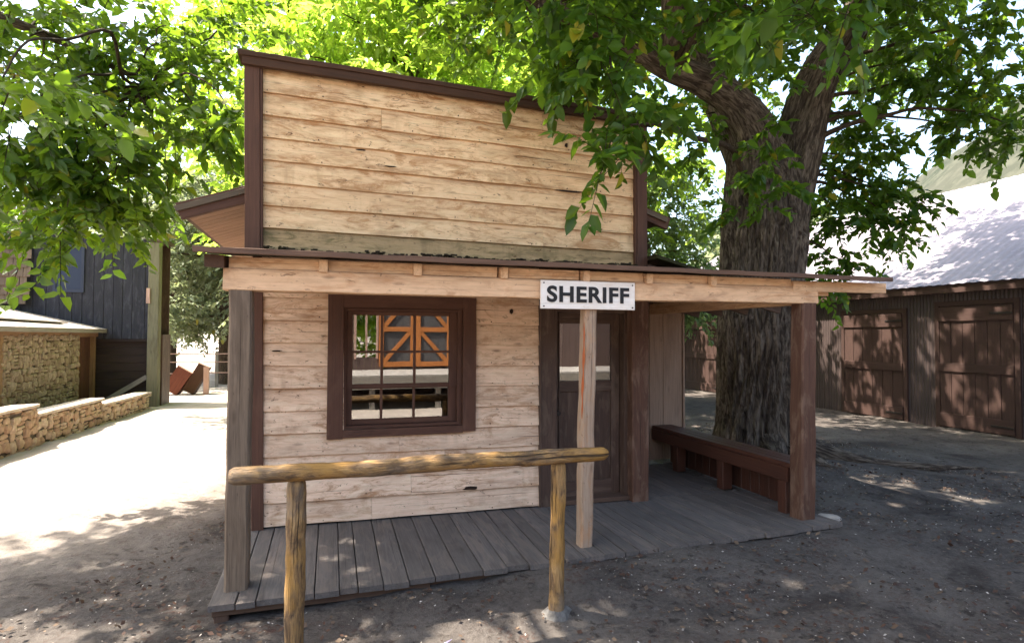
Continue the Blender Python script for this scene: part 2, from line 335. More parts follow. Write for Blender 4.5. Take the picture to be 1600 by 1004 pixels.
def rock_mat(name, c1, c2, c3):
    n = NT(name); r = n.attr('rnd', 'Fac'); tc = n.N.new('ShaderNodeTexCoord').outputs['Object']; f = n.noise(tc, 14, 8, .7)
    col = n.mix(n.rng(f, .35, .7, 0, .65), n.ramp(r, (0, c1), (.5, c2), (1, c3)), tuple(x*.45 for x in c1)); return n.fin(col, .9, n.bump(f, .8, .02), .2)
rock_a = rock_mat('shed_rocks', (.25, .19, .13), (.34, .265, .18), (.42, .34, .25)); rock_b = rock_mat('wall_rocks', (.38, .25, .165), (.46, .33, .22), (.52, .42, .31))
mortar_m = simple('mortar', (.10, .08, .06), .95, nscale=12, c2=(.05, .04, .03))
stone_b = stone_mat('warm_rubble_stone', 5.5, (.46, .31, .20), (.52, .38, .25), (.58, .46, .33), (.14, .10, .07))

def corr_mat(name, c1, c2, axis, per, rough=.6):
    n = NT(name); tc = n.N.new('ShaderNodeTexCoord').outputs['Object']; f = n.noise(tc, 1.2, 5, .6); f2 = n.noise(n.mapv(tc, (12, 12, .8)), 1, 4, .6)
    col = n.mix(n.rng(f, .35, .65), c1, c2); col = n.mix(n.rng(f2, .5, .75, 0, .5), col, tuple(x*1.6 for x in c1))
    return n.fin(col, rough, None, .3)
corr_wall = corr_mat('brown_corrugated_metal', (.066, .044, .039), (.045, .031, .028), 1, .08)
roof_metal = corr_mat('pale_metal_roof', (.22, .19, .205), (.16, .14, .155), 1, .2, .5)
def moss_mat():
    n = NT('mossy_shingles'); tc = n.N.new('ShaderNodeTexCoord').outputs['Object']; f = n.noise(tc, 14, 8, .75); g = n.noise(tc, 5, 5, .6)
    col = n.mix(n.rng(f, .35, .65), (.03, .022, .016), (.075, .055, .035)); col = n.mix(n.rng(g, .5, .6, 0, .7), col, (.035, .038, .012))
    return n.fin(col, .95, n.bump(f, 1, .03), .1)
moss_m = moss_mat()
edge_m = wood('brown_roof_edge', (.15, .085, .055), (.10, .055, .036), (.04, .022, .015), .5, .3, .1, 1)
shingle_m = wood('old_shingles', (.17, .125, .085), (.11, .08, .055), (.04, .03, .02), .5, .2, .7, 1)

# ------------------------------------------------------------------ the ground
def gz(x, y):
    x = np.asarray(x, float); y = np.asarray(y, float)
    sm = lambda a, b, t: (lambda q: q*q*(3-2*q))(np.clip((t-a)/(b-a), 0, 1))
    z = -.16+.115*sm(.5, 1.7, x)*sm(-2.3, -1.35, y)*sm(9, 5.5, x)
    z = z+.09*np.exp(-(((x-7.2)/1.7)**2+((y-1.8)/1.9)**2))
    z = z-.07*np.exp(-(((x-1.75)/.35)**2+((y+1.45)/.22)**2))-.05*np.exp(-(((x-6.3)/.35)**2+((y+.2)/.3)**2))
    z = z+.012*np.sin(1.7*x+.9*y)*np.cos(1.3*y-.6*x)+.007*np.sin(4.1*x-3.3*y+1)+.006*np.sin(7.3*y+5.1*x)+.004*np.sin(13*x+3*y)*np.sin(11*y-4*x)
    z = z+np.clip(y-24, 0, 60)*.035
    return z
def axis_pts(lo, hi, step, far, grow=1.25):
    a = list(np.arange(lo, hi+1e-6, step)); s = step
    while a[-1] < far: s *= grow; a.append(a[-1]+s)
    s = step
    while a[0] > -far: s *= grow; a.insert(0, a[0]-s)
    return np.array(a)
gx = axis_pts(-6, 14, .07, 900); gy = axis_pts(-5.2, 8, .07, 900)
X, Y = np.meshgrid(gx, gy); Z = gz(X, Y)
near = (X > -7) & (X < 15) & (Y > -6) & (Y < 9)
def fbm(X, Y, s, k=10):
    o = 0; r = np.random.default_rng(k)
    for i in range(k):
        a = r.uniform(0, 6.28); f = s*r.uniform(.7, 1.6); o = o+np.sin(X*math.cos(a)*f+Y*math.sin(a)*f+r.uniform(0, 6.28))
    return o/math.sqrt(k)
Z = Z+np.where(near, .009*fbm(X, Y, 5, 12)*np.clip(1-np.exp(-((Y+2)**2)*2), .3, 1)+.0055*fbm(X, Y, 14)+.004*fbm(X, Y, 30, 14), 0)
nx, ny = len(gx), len(gy); I = np.arange(nx*ny).reshape(ny, nx)
F = np.stack([I[:-1, :-1], I[:-1, 1:], I[1:, 1:], I[1:, :-1]], -1).reshape(-1, 4)
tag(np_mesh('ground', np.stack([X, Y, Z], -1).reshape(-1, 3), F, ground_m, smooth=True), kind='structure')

# far scrub-covered hill
def hill():
    n = NT('scrub_hillside'); tc = n.N.new('ShaderNodeTexCoord').outputs['Object']; f = n.noise(tc, .16, 6, .7); g = n.noise(tc, .02, 4)
    col = n.mix(n.rng(f, .42, .55), (.055, .058, .042), (.022, .028, .019)); col = n.mix(n.rng(g, .4, .65, 0, .6), col, (.062, .06, .046)); n.fin(col, .95, None, .05)
    az = np.radians(np.linspace(-40, 150, 160)); ds = np.linspace(0, 1, 50); A, D = np.meshgrid(az, ds)
    dist = 120+D*330; pk = 22+118*np.exp(-((np.degrees(A)-80)/38)**2)+14*np.sin(A*5+1)+7*np.sin(A*13)
    H = pk*np.sin(np.clip(D*1.25, 0, 1)*math.pi/2)+3*np.sin(A*31+D*9)*D+2*np.sin(A*57+D*21)*D-3
    V = np.stack([CAMP.x+np.sin(A)*dist, CAMP.y+np.cos(A)*dist, H], -1).reshape(-1, 3)
    I = np.arange(A.size).reshape(A.shape); F = np.stack([I[:-1, :-1], I[:-1, 1:], I[1:, 1:], I[1:, :-1]], -1).reshape(-1, 4)
    tag(np_mesh('hill', V, F, n.m, smooth=True), kind='structure')
hill()

# ------------------------------------------------------------------ the sheriff's building
def ffw(v):        # the old false front leans and sags a little
    x, y, z = v; q = min(max((z-2.4)/1.7, 0), 1)
    return Vector((x+(.03-.068*z/4.1)*max(0, 1-x/3.9)**2, y, z+(.03-.08*x/3.97)*q+(.02-.011*x)*(1-q)))
def dz(x, y):      # deck surface
    t = min(max(-y/1.37, 0), 1.1); return (.022-.011*x)*(1-t)+(-.035+.009*x)*t
B = empty('wooden_office_building', (2, 0, 0), 'small wooden western building with tall clapboard false front and porch beneath the shade tree', 'building')

def lap(mb, x0, x1, z, h, y=0):
    """one clapboard: thick lower edge, thin upper edge, slightly wavy"""
    pr = [(-.034, 0), (-.008, h+.02), (.004, h+.02), (.004, 0)]
    # profile in (u: -y direction, v: up)
    base = len(mb.v); rnd = random.random(); seg = max(2, int((x1-x0)/.12)); ph = random.uniform(0, 50)
    for i in range(seg+1):
        x = x0+(x1-x0)*i/seg
        for j, (u, v) in enumerate(pr):
            wz = noise.noise(Vector((x*1.7, ph, 0)))*.006+noise.noise(Vector((x*9, ph, 3)))*.0025 if j in (0, 3) else 0
            wy = noise.noise(Vector((x*1.1, ph, 8)))*.005
            mb.v.append(Vector((x, y+u+wy, z+v+wz))); mb.g.append((x+rnd*31, u+rnd*17, v+rnd*11)); mb.r.append(rnd); mb.a.append(min(1, v/(h)))
    for i in range(seg):
        for j in range(4):
            p = base+i*4+j; q = base+i*4+(j+1) % 4; mb.f.append((p, q, q+4, p+4))
    mb.f.append((base+3, base+2, base+1, base)); e = base+seg*4; mb.f.append((e, e+1, e+2, e+3))
def lap_row(mb, x0, x1, z, h):
    xs = [x0]
    if x1-x0 > 2.2 and random.random() < .6: xs.append(random.uniform(x0+.8, x1-.8))
    xs.append(x1)
    for a, b in zip(xs, xs[1:]): lap(mb, a, b-.002 if b != x1 else b, z, h)
mb = MB(); k = 0
while .02+.2035*k < 2.42:
    z = .02+.2035*k; k += 1
    hz0, hz1 = .86-.205, 1.98
    if hz0 < z < hz1:
        lap(mb, .10, .80, z, .2035); lap(mb, 1.93, 2.73, z, .2035)
    else: lap_row(mb, .10, 2.73, z, .2035)
mb.build('front_wall', siding_lo, B, warp=ffw)
mb = MB(); zz = 2.46
ml = MB(); lap(ml, .09, 3.84, zz, .215); ml.build('mossy_board', mossy_m, B, warp=ffw); zz = 2.675
while zz < 4.05:
    lap_row(mb, .09, 3.84, zz, .203); zz += .203
mb.build('false_front', siding_up, B, warp=ffw)
m = MB(); zz = .045
while zz < 4.05:
    for x in (.16, .60, 1.02, 1.43, 1.86, 2.22, 2.64, 3.05, 3.42, 3.78):
        if zz < 2.4 and (x > 2.68 or (.64 < x < 2.08 and .6 < zz < 2.1)): continue
        if random.random() < .25: continue
        a = x+random.uniform(-.02, .02); b = zz+random.uniform(-.008, .012); m.tube((a, -.040, b), (a, -.028, b), random.uniform(.0035, .0065), n=6)
    zz += .2035
tag(m.build('nail_heads', simple('rusty_nails', (.06, .028, .014), .8), B, warp=ffw), kind='stuff')
# the knot hole and the splits one can see in the boards
hole_m = wood('dark_split', (.035, .018, .01), (.02, .01, .006), knots=0)
def split(px, py, wx, wz, seed, name='board_split'):
    c = at(px, py, 1)-CAMP; t = (-.043-CAMP.y)/c.y; P = CAMP+c*t; q = random.Random(seed); n = 12; pts = []
    for k in range(n):
        an = 2*math.pi*k/n; rr_ = q.uniform(.65, 1.15); pts.append((P.x+math.cos(an)*wx*rr_, -.046, P.z+math.sin(an)*wz*rr_))
    MB().poly(pts, .012, (0, 1, 0)).build(name, hole_m, B)
split(885, 227, .017, .026, 1, 'knot_hole'); split(893, 299, .19, .010, 2); split(735, 762, .085, .018, 3); split(565, 234, .05, .007, 4); split(432, 548, .05, .006, 5); split(799, 486, .018, .03, 6, 'knot_hole'); split(610, 260, .07, .006, 7)
# backing of the false front and its bracing
MB().box(.02, 3.95, .012, .05, 2.3, 4.1).build('false_front_backing', trim_m, B, warp=ffw)
# corner trims
MB().board((.06, -.02, .0), (.06, -.02, 2.3), .10, .06, (0, 1, 0), seg=14, jit=.003).build('corner_trim', trim_m, B, warp=ffw)
m = MB(); m.board((.03, -.035, 2.42), (.03, -.035, 4.1), .125, .09, (0, 1, 0), seg=14, jit=.004); m.board((.103, -.045, 2.45), (.103, -.045, 4.09), .022, .05, (0, 1, 0), seg=6, jit=.002); m.build('corner_trim', redtrim_m, B, warp=ffw)
m = MB(); m.board((3.90, -.035, 2.42), (3.90, -.035, 4.08), .125, .09, (0, 1, 0), seg=14, jit=.004); m.board((3.828, -.045, 2.45), (3.828, -.045, 4.05), .02, .05, (0, 1, 0), seg=6, jit=.002); m.build('corner_trim', redtrim_m, B, warp=ffw)
m = MB(); m.board((-.075, -.03, 4.175), (4.03, -.03, 4.165), .22, .045, (0, 0, 1), seg=24, jit=.006)
m.board((-.045, -.095, 4.12), (4.01, -.095, 4.11), .05, .075, (0, 0, 1), seg=20, jit=.004); m.build('cap_board', cap_m, B, warp=ffw)
# moss and leaf mould at the foot of the false front
m = MB()
for i in range(600):
    x = random.uniform(.12, 3.82); r = random.uniform(.005, .022); y = -.03-abs(random.gauss(0, .06)); zq = 2.475+random.random()*.03*(1+noise.noise(Vector((x*2, 0, 0)))); m.prism((x-r, y, zq), (x+r, y, zq), [(math.cos(a)*r*.8, math.sin(a)*r*.55) for a in (0, 1, 2, 3, 4, 5)], seg=3, jit=.01)
tag(m.build('moss_debris', moss_m, B), kind='stuff')

# window
W = MB()
for a in ((.66, .80), (1.925, 2.055)): W.box(a[0], a[1], -.062, -.012, .785 if a[0] < 1 else .80, 2.11, seg=8, jit=.0025)
W.box(.80, 1.925, -.059, -.012, 1.99, 2.108, seg=10, jit=.0025); W.box(.80, 1.925, -.059, -.012, .79, .862, seg=10, jit=.0025)
wf = W.build('window', trim_m, B)
m = MB(); sx0, sx1, sz0, sz1 = .80, 1.925, .862, 1.99
m.box(sx0, sx0+.03, -.012, .07, sz0, sz1); m.box(sx1-.045, sx1, -.012, .07, sz0, sz1); m.box(sx0+.03, sx1-.045, -.010, .07, sz1-.03, sz1); m.box(sx0+.03, sx1-.045, -.014, .07, sz0, sz0+.03)
sub(m.build('frame', trim_m, B), wf)
cols = [.83, .838+.045, 1.139, 1.447, 1.80, 1.88]
def sash(zb, zt, y, hb, rails):
    m = MB(); m.box(.83, .882, y-.015, y+.015, zb, zt); m.box(1.80, 1.88, y-.015, y+.015, zb, zt)
    m.box(.882, 1.80, y-.0145, y+.0145, zt-.035, zt); m.box(.882, 1.80, y-.0145, y+.0145, zb, zb+hb)
    for c in (1.152, 1.462): m.box(c-.012, c+.012, y-.013, y+.013, zb+hb, zt-.035)
    for r in rails:
        for p, q in ((.882, 1.140), (1.164, 1.450), (1.474, 1.80)): m.box(p, q, y-.0125, y+.0125, r-.011, r+.011)
    return sub(m.build('sash', trim_m, B), wf)
sash(1.235, 1.96, .03, .04, (1.578,)); sash(.892, 1.262, .065, .05, ())
g = MB(); g.poly([(.83, .034, 1.24), (1.88, .034, 1.24), (1.88, .034, 1.96), (.83, .034, 1.96)], .003, (0, 1, 0)); g.poly([(.83, .067, .9), (1.88, .067, .9), (1.88, .069, 1.26), (.83, .069, 1.26)], .003, (0, 1, 0))
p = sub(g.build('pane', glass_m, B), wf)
# walls, inside, gable roof
m = MB()
for i in range(17):      # side walls of boards, seen from a step aside
    for x in (.02, 3.93): m.box(x-.012, x+.012, .06+i*.2, .255+i*.2, 0, 2.75)
for i in range(20): m.box(.04+i*.194, .23+i*.194, 3.47, 3.495, 0, 3.2)
m.build('side_wall', siding_lo, B)
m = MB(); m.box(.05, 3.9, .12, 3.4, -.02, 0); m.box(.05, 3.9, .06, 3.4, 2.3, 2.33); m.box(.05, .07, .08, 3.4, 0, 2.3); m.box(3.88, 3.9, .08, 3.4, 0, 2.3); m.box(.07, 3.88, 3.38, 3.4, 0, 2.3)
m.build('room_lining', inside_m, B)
m = MB()
m.board((-.62, 1.85, 2.83), (1.98, 1.85, 3.78), 3.6, .05, (0, 0, 1), ch=.002); m.board((1.98, 1.85, 3.78), (4.30, 1.85, 3.045), 3.6, .05, (0, 0, 1), ch=.002)
m.build('roof', shingle_m, B)
m = MB()
m.board((-.60, .10, 2.815), (1.98, .10, 3.73), .045, .15, (0, 0, 1), seg=10, jit=.004); m.board((1.98, .10, 3.76), (4.33, .10, 3.015), .045, .14, (0, 0, 1), seg=8, jit=.004)
m.build('barge_board', redtrim_m, B)
m = MB()
for i in range(24):
    y = .14+i*.148; m.board((-.56, y+.07, 2.80), (.02, y+.07, 3.01), .142, .018, (0, 0, 1), ch=.003)
m.build('soffit', panel_m, B)

# door
D = MB(); y0 = .10
D.box(2.985, 3.0, y0-.0, y0+.045, .03, 1.99); 
D.box(2.925, 3.01, y0, y0+.045, .03, 1.99); D.box(3.615, 3.715, y0, y0+.045, .03, 1.99)
D.box(3.01, 3.615, y0+.001, y0+.044, 1.87, 1.99); D.box(3.01, 3.615, y0+.001, y0+.044, 1.14, 1.255); D.box(3.01, 3.615, y0+.001, y0+.044, .03, .19)
D.box(3.01, 3.30, y0+.02, y0+.035, .19, 1.14); D.box(3.335, 3.615, y0+.02, y0+.035, .19, 1.14); D.box(3.30, 3.335, y0+.003, y0+.042, .19, 1.14)
D.box(3.30, 3.325, y0+.002, y0+.04, 1.255, 1.87)
dr = D.build('door', door_m, B)
g = MB(); g.poly([(3.01, y0+.02, 1.25), (3.615, y0+.02, 1.25), (3.615, y0+.02, 1.87), (3.01, y0+.02, 1.87)], .004, (0, 1, 0)); sub(g.build('pane', glass_m, B), dr)
h = MB(); h.box(2.945, 2.975, y0-.02, y0-.001, .88, 1.12); h.tube((2.96, y0-.075, .93), (2.96, y0-.02, .93), .012); h.tube((2.96, y0-.09, .93), (2.96, y0-.06, .93), .026, .03); sub(h.build('handle', iron_m, B), dr)
c = MB(); 
c.prism((3.03, .17, 1.27), (3.055, .17, 1.86), [(-.015, -.01), (.03, -.01), (.03, .01), (-.015, .01)], (0, 1, 0), 6, .01)
for i in range(5): c.prism((3.44+i*.036, .2+.012*(i % 2), 1.22), (3.44+i*.036, .2+.012*(i % 2), 1.9), [(-.019, -.004), (.019, -.004), (.019, .004), (-.019, .004)], (0, 1, 0), 8, .006)
sub(c.build('curtain', cloth_m, B), dr)
m = MB(); m.box(2.725, 2.92, -.045, .06, .0, 2.3, seg=10, jit=.003); m.box(3.715, 3.80, -.012, .10, .0, 2.3, seg=8, jit=.002); m.box(2.92, 3.715, -.02, .1, 2.0, 2.3, seg=6, jit=.002)
m.box(2.728, 2.745, -.058, -.046, .02, 2.2)
m.build('door_frame', door_m, B, warp=ffw)
MB().box(2.92, 3.75, -.06, .14, -.01, .035, seg=6, jit=.003).build('threshold', deck_end, B)
MB().board((3.85, -.05, -.02), (3.85, -.05, 2.34), .20, .15, (0, 1, 0), ch=.012, seg=20, jit=.006).build('corner_post', post_c, B)

# porch: posts, beam, rafters, roof
def bpost(a, b, w, t, mat, seed=0, ch=.014, jit=.007):
    return MB().board(a, b, w, t, (0, 1, 0), ch=ch, seg=22, jit=jit).build('porch_post', mat, B)
tag(bpost((.078, -1.115, -.045), (.085, -1.115, 2.045), .148, .15, post_m), 'grey weathered porch post at the left corner')
pc = MB()
pc.board((2.725, -1.13, -.03), (2.765, -1.13, 2.05), .112, .12, (0, 1, 0), ch=.016, seg=26, jit=.012)
pc = pc.build('porch_post', post_b, B); tag(pc, 'pale split porch post below the name board, with an orange streak')
st = MB(); st.prism((2.684, -1.186, 1.05), (2.698, -1.190, 1.86), [(-.010, -.004), (.010, -.004), (.010, .004), (-.010, .004)], (0, 1, 0), 30, .012, scl=lambda t: math.sin(max(.02, t)*math.pi)**.5*(.75+.3*math.sin(t*23))); sub(st.build('orange_streak', orange_m, B), pc)
tag(bpost((5.025, -1.11, -.05), (5.06, -1.11, 2.06), .17, .165, post_c), 'dark reddish porch post at the right corner')
m = MB(); m.board((-.03, -1.115, 2.122), (2.62, -1.115, 2.116), .15, .155, (0, 0, 1), ch=.006, seg=26, jit=.004); m.board((2.622, -1.115, 2.116), (5.16, -1.115, 2.135), .15, .158, (0, 0, 1), ch=.006, seg=24, jit=.004)
m.build('porch_beam', beam_m, B)
m = MB()
for a, b in ((.0, .60), (.66, 1.28), (1.34, 1.95), (2.04, 2.66), (2.75, 3.27), (3.34, 3.92), (3.99, 4.86)): m.board((a+.003, -1.145, 2.238), (b-.003, -1.145, 2.241), .05, .082, (0, 0, 1), ch=.003, seg=5, jit=.003)
m.build('blocking_board', beam_m, B)
def rafter(x, w=.055, y0=-1.30, mat=beam_m):
    a = Vector((x, y0, 2.232)); b = Vector((x, -.03, 2.36)); return MB().board(a, b, w, .085, (0, 0, 1), ch=.004, seg=6, jit=.004).build('rafter', mat, B)
for x in (.63, 1.31, 1.995, 2.705, 3.305, 3.955): rafter(x, .06, -1.20-random.random()*.035)
rafter(-.075, .12, -1.26, cap_m)
m = MB(); m.board((4.86, -1.17, 2.215), (6.02, -1.17, 2.228), .05, .10, (0, 0, 1), seg=12, jit=.005); m.board((4.6, -1.10, 2.166), (5.36, -1.10, 2.172), .04, .07, (0, 0, 1), seg=6, jit=.004); m.build('outrigger', beam_m, B)
m = MB(); m.board((5.06, -1.03, 2.12), (5.0, 1.65, 2.12), .12, .15, (0, 0, 1), ch=.006, seg=14, jit=.004); m.build('side_beam', beam_m, B)
m = MB()
for y in (-.1, .45, .95, 1.45): m.board((3.95, y, 2.47), (5.70, y, 2.05), .05, .09, (0, 0, 1), seg=4, jit=.003)
m.build('side_rafter', door_m, B)
# roof sheets: front slope and the side slope with a hip between
rf = MB(); rng = random.Random(3)
def slab(pts, t):
    rf.poly(pts, t, (0, 0, 1))
slab([(-.18, -1.32, 2.285), (5.92, -1.32, 2.285), (3.96, -.0, 2.435), (-.20, -.0, 2.435)], .03)
slab([(3.96, -.28, 2.56), (5.86, -.28, 2.10), (5.86, 2.2, 2.10), (3.96, 2.2, 2.56)], .028)
for r in range(8):        # ragged shingle courses on the side slope
    for i in range(16):
        y = -.2+i*.15+rng.uniform(-.02, .02); x = 5.85-r*.235; z = 2.1+.46*(5.86-x)/1.9+.035
        rf.board((x, y, z), (x-.25, y, z+.062), .14, .012, (0, 0, 1), ch=.002)
rf.build('porch_roof', moss_m, B)
MB().board((-.19, -1.331, 2.298), (5.93, -1.331, 2.298), .022, .040, (0, 0, 1), ch=.003, seg=50, jit=.005).build('drip_edge', edge_m, B)
# deck
m = MB(); x = -.06; i = 0; rr = random.Random(12)
while x < 5.22:
    wd = rr.choice((.175, .18, .19, .165, .125)); y0 = -1.37-rr.uniform(-.012, .018); y1 = 1.7 if x > 3.97 else .12
    x1 = min(x+wd, 5.25); c = (x+x1)/2; segs = 10; ya = y0
    pts = [y0, -.0, y1] if y1 > 1 else [y0, 0]
    m.board((c, y0, dz(c, y0)-.02), (c, 0, dz(c, 0)-.02), x1-x-.007, .04, (0, 0, 1), ch=.004, seg=10, jit=.003)
    if y1 > 1: m.board((c, .002, dz(c, 0)-.02), (c, y1, dz(c, 0)-.02), x1-x-.007, .04, (0, 0, 1), ch=.004, seg=6, jit=.003)
    x = x1; i += 1
m.build('deck', deck_m, B)
m = MB(); m.box(-.04, 1.4, -1.33, -1.29, -.125, -.075, seg=8, jit=.003); m.box(-.03, .06, -1.32, -1.25, -.26, -.12, seg=2, jit=.003); m.box(-.04, 0, -1.28, .1, -.16, -.045, seg=4); m.box(1.4, 5.2, -1.3, -1.26, -.16, -.06); m.box(5.18, 5.22, -1.2, 1.6, -.2, -.06)
m.build('deck_joist', deck_end, B)
# plank wind-break at the back of the side porch
m = MB(); xs = [4.0, 4.27, 4.62, 4.97, 5.02, 5.42]
for a, b in ((3.97, 4.27), (4.275, 4.62), (4.625, 4.93), (4.935, 5.15), (5.155, 5.46)): m.board(((a+b)/2, 1.52, .02), ((a+b)/2, 1.52, 2.2), b-a, .03, (0, 1, 0), seg=10, jit=.003)
m.box(5.465, 5.50, 1.49, 1.55, 0, 2.2); m.build('wind_break', panel_m, B)

# bench
BN = empty('porch_bench', (5.1, .3, 0), 'long low reddish wooden bench built along the open right side of the porch', 'bench')
m = MB(); m.board((5.02, -1.02, .478), (5.02, 1.49, .478), .10, .045, (0, 0, 1), seg=14, jit=.003); m.board((5.125, -1.02, .479), (5.125, 1.49, .479), .10, .045, (0, 0, 1), seg=14, jit=.003); m.board((5.23, -1.02, .478), (5.23, 1.49, .478), .10, .045, (0, 0, 1), seg=14, jit=.003); m.build('seat', bench_m, BN)
MB().board((4.972, -1.0, .385), (4.972, 1.49, .385), .03, .14, (0, 0, 1), seg=12, jit=.003).build('apron', bench_m, BN)
for y in (-.90, .05, .95): MB().box(4.975, 5.10, y-.055, y+.055, -.01, .452, seg=3, jit=.002).build('leg', bench_m, BN)
m = MB()
for i in range(17): m.box(5.255, 5.275, -1.0+i*.147, -.857+i*.147, -.02, .45)
m.build('back_panel', bench_m, BN)

# sign
S = empty('name_sign', (2.73, -1.22, 2.07), 'white rectangular sign reading SHERIFF in black capitals on the porch beam', 'sign')
m = MB(); m.board((2.300, -1.215, 2.071), (3.153, -1.215, 2.072), .02, .232, (0, 0, 1), ch=.002, seg=8, jit=.0015); m.build('board', white_m, S)
cu = bpy.data.curves.new('lettering', 'FONT'); cu.body = 'SHERIFF'; cu.size = 1; cu.extrude = .004; cu.offset = .032; cu.space_character = 1.1
to = bpy.data.objects.new('tmp', cu); COL.objects.link(to); bpy.context.view_layer.update()
me = bpy.data.meshes.new_from_object(to.evaluated_get(bpy.context.evaluated_depsgraph_get())); bpy.data.objects.remove(to)
co = np.empty(len(me.vertices)*3, np.float32); me.vertices.foreach_get('co', co); co = co.reshape(-1, 3); lo = co.min(0); hi = co.max(0)
q = (co-lo)/(hi-lo); out = np.empty_like(co); out[:, 0] = 2.352+q[:, 0]*.745; out[:, 1] = -1.2275-q[:, 2]*.004; out[:, 2] = 2.008+q[:, 1]*.135+q[:, 0]*.0
me.vertices.foreach_set('co', out.ravel()); me.update(); link_mesh('lettering', me, black_m, S)
for px_ in (2.325, 3.13):
    for pz_ in (1.975, 2.165): MB().tube((px_, -1.231, pz_), (px_, -1.225, pz_), .006).build('screw', iron_m, S)

# hitching rail
H = empty('hitching_rail', (1.35, -1.98, -.15), 'yellowish round log hitching rail on two posts in front of the porch', 'hitching rail')
def rlog(a, b, r0, r1, seg, jit, n=18):
    pr = [(math.cos(2*math.pi*j/n)*r0, math.sin(2*math.pi*j/n)*r0) for j in range(n)]
    sc = lambda t: (1+(r1/r0-1)*t)*(1-.25*max(0, 1-t/.01) - .35*max(0, 1-(1-t)/.012))*(1+.04*math.sin(t*17)+.03*math.sin(t*41+1))
    return MB().prism(a, b, pr, (0, 0, 1), seg, jit, scl=sc)
rlog((.15, -2.0, .938), (2.515, -1.96, .925), .050, .048, 90, .009).build('rail', rail_m, H, smooth=True)
rlog((.50, -1.94, -.35), (.505, -1.94, .90), .056, .056, 40, .008).build('post', rail_m, H, smooth=True)
rlog((2.150, -1.93, -.25), (2.168, -1.93, .89), .052, .050, 40, .007).build('post', rail_m, H, smooth=True)
m = MB(); m.prism((2.15, -1.93, -.16), (2.15, -1.93, -.083), [(math.cos(a*.52)*.11*(1+.25*math.sin(a*2.3)), math.sin(a*.52)*.10*(1+.15*math.cos(a*3))) for a in range(12)], (0, 1, 0), 4, .02, scl=lambda t: 1-.45*t*t); m.build('concrete_footing', concrete_m, H)

# ------------------------------------------------------------------ trees
def loft(path, radii, nseg, nper, seed, ridge=.05, lump=.08, flare=0):
    P = [Vector(p) for p in path]; V = []; G = []; R = []; rows = 0; n = len(P)
    def cr(a, b, c, d, t): return .5*((2*b)+(c-a)*t+(2*a-5*b+4*c-d)*t*t+(3*b-a-3*c+d)*t**3)
    pts = []; rs = []
    for i in range(n-1):
        a, b, c, d = P[max(i-1, 0)], P[i], P[i+1], P[min(i+2, n-1)]; ra, rb, rc, rd = radii[max(i-1, 0)], radii[i], radii[i+1], radii[min(i+2, n-1)]
        for k in range(nper):
            t = k/nper; pts.append(cr(a, b, c, d, t)); rs.append(max(.003, rb+(rc-rb)*t))
    pts.append(P[-1]); rs.append(radii[-1]); s = 0; ref = Vector((1, .2, 0))
    for i, c in enumerate(pts):
        tg = (pts[min(i+1, len(pts)-1)]-pts[max(i-1, 0)]).normalized()
        if abs(tg.dot(ref)) > .97: ref = Vector((0, 1, .3))
        sd = (ref-tg*ref.dot(tg)).normalized(); ref = sd; up = tg.cross(sd)
        if i: s += (c-pts[i-1]).length
        for j in range(nseg):
            a = 2*math.pi*j/nseg; ca, sa = math.cos(a), math.sin(a); r = rs[i]
            q = 1+lump*noise.noise(Vector((ca*1.3, sa*1.3, s*.5+seed)))*2
            if ridge:
                tw = a+.25*noise.noise(Vector((s*.8, seed, 0)))
                rn = noise.noise(Vector((math.cos(tw)*6.5, math.sin(tw)*6.5, s*.55+seed))); r2 = noise.noise(Vector((math.cos(tw)*14, math.sin(tw)*14, s*1.3+seed)))
                q += ridge*(min(1, abs(rn)*3.2)**.6-.6)+ridge*.7*(min(1, abs(r2)*3)**.6-.5)
            if flare: q += flare*math.exp(-s/.28)*(1+.8*noise.noise(Vector((ca*2.2, sa*2.2, seed))))
            V.append(c+(sd*ca+up*sa)*(r*q)); G.append((s+seed, ca*rs[i], sa*rs[i]))
    F = []
    for i in range(len(pts)-1):
        for j in range(nseg):
            p = i*nseg+j; q = i*nseg+(j+1) % nseg; F.append((p, q, q+nseg, p+nseg))
    return np.array([tuple(v) for v in V], np.float32), np.array(F, np.int32), np.array(G, np.float32), pts
class Wood:
    def __init__(s): s.V = []; s.F = []; s.G = []; s.n = 0
    def add(s, V, F, G): s.V.append(V); s.F.append(F+s.n); s.G.append(G); s.n += len(V)
    def build(s, name, mat, parent):
        G = np.concatenate(s.G); return np_mesh(name, np.concatenate(s.V), np.concatenate(s.F), mat, parent, {'gc': ('FLOAT_VECTOR', G)}, True)
def branch(w, a, b, r0, r1=.008, seed=0, sag=.25, seg=8):
    a = Vector(a); b = Vector(b); L = (b-a).length; rr = random.Random(seed)
    k = 5; path = []
    for i in range(k+1):
        t = i/k; p = a.lerp(b, t)+Vector((0, 0, sag*L*math.sin(t*math.pi)*.5)); j = L*.045*(0 if i in (0, k) else 1)
        path.append(p+Vector((rr.uniform(-j, j), rr.uniform(-j, j), rr.uniform(-j, j))))
    V, F, G, _ = loft(path, [r0+(r1-r0)*(i/k)**.8 for i in range(k+1)], seg, 4, seed*.37, 0, .06); w.add(V, F, G)
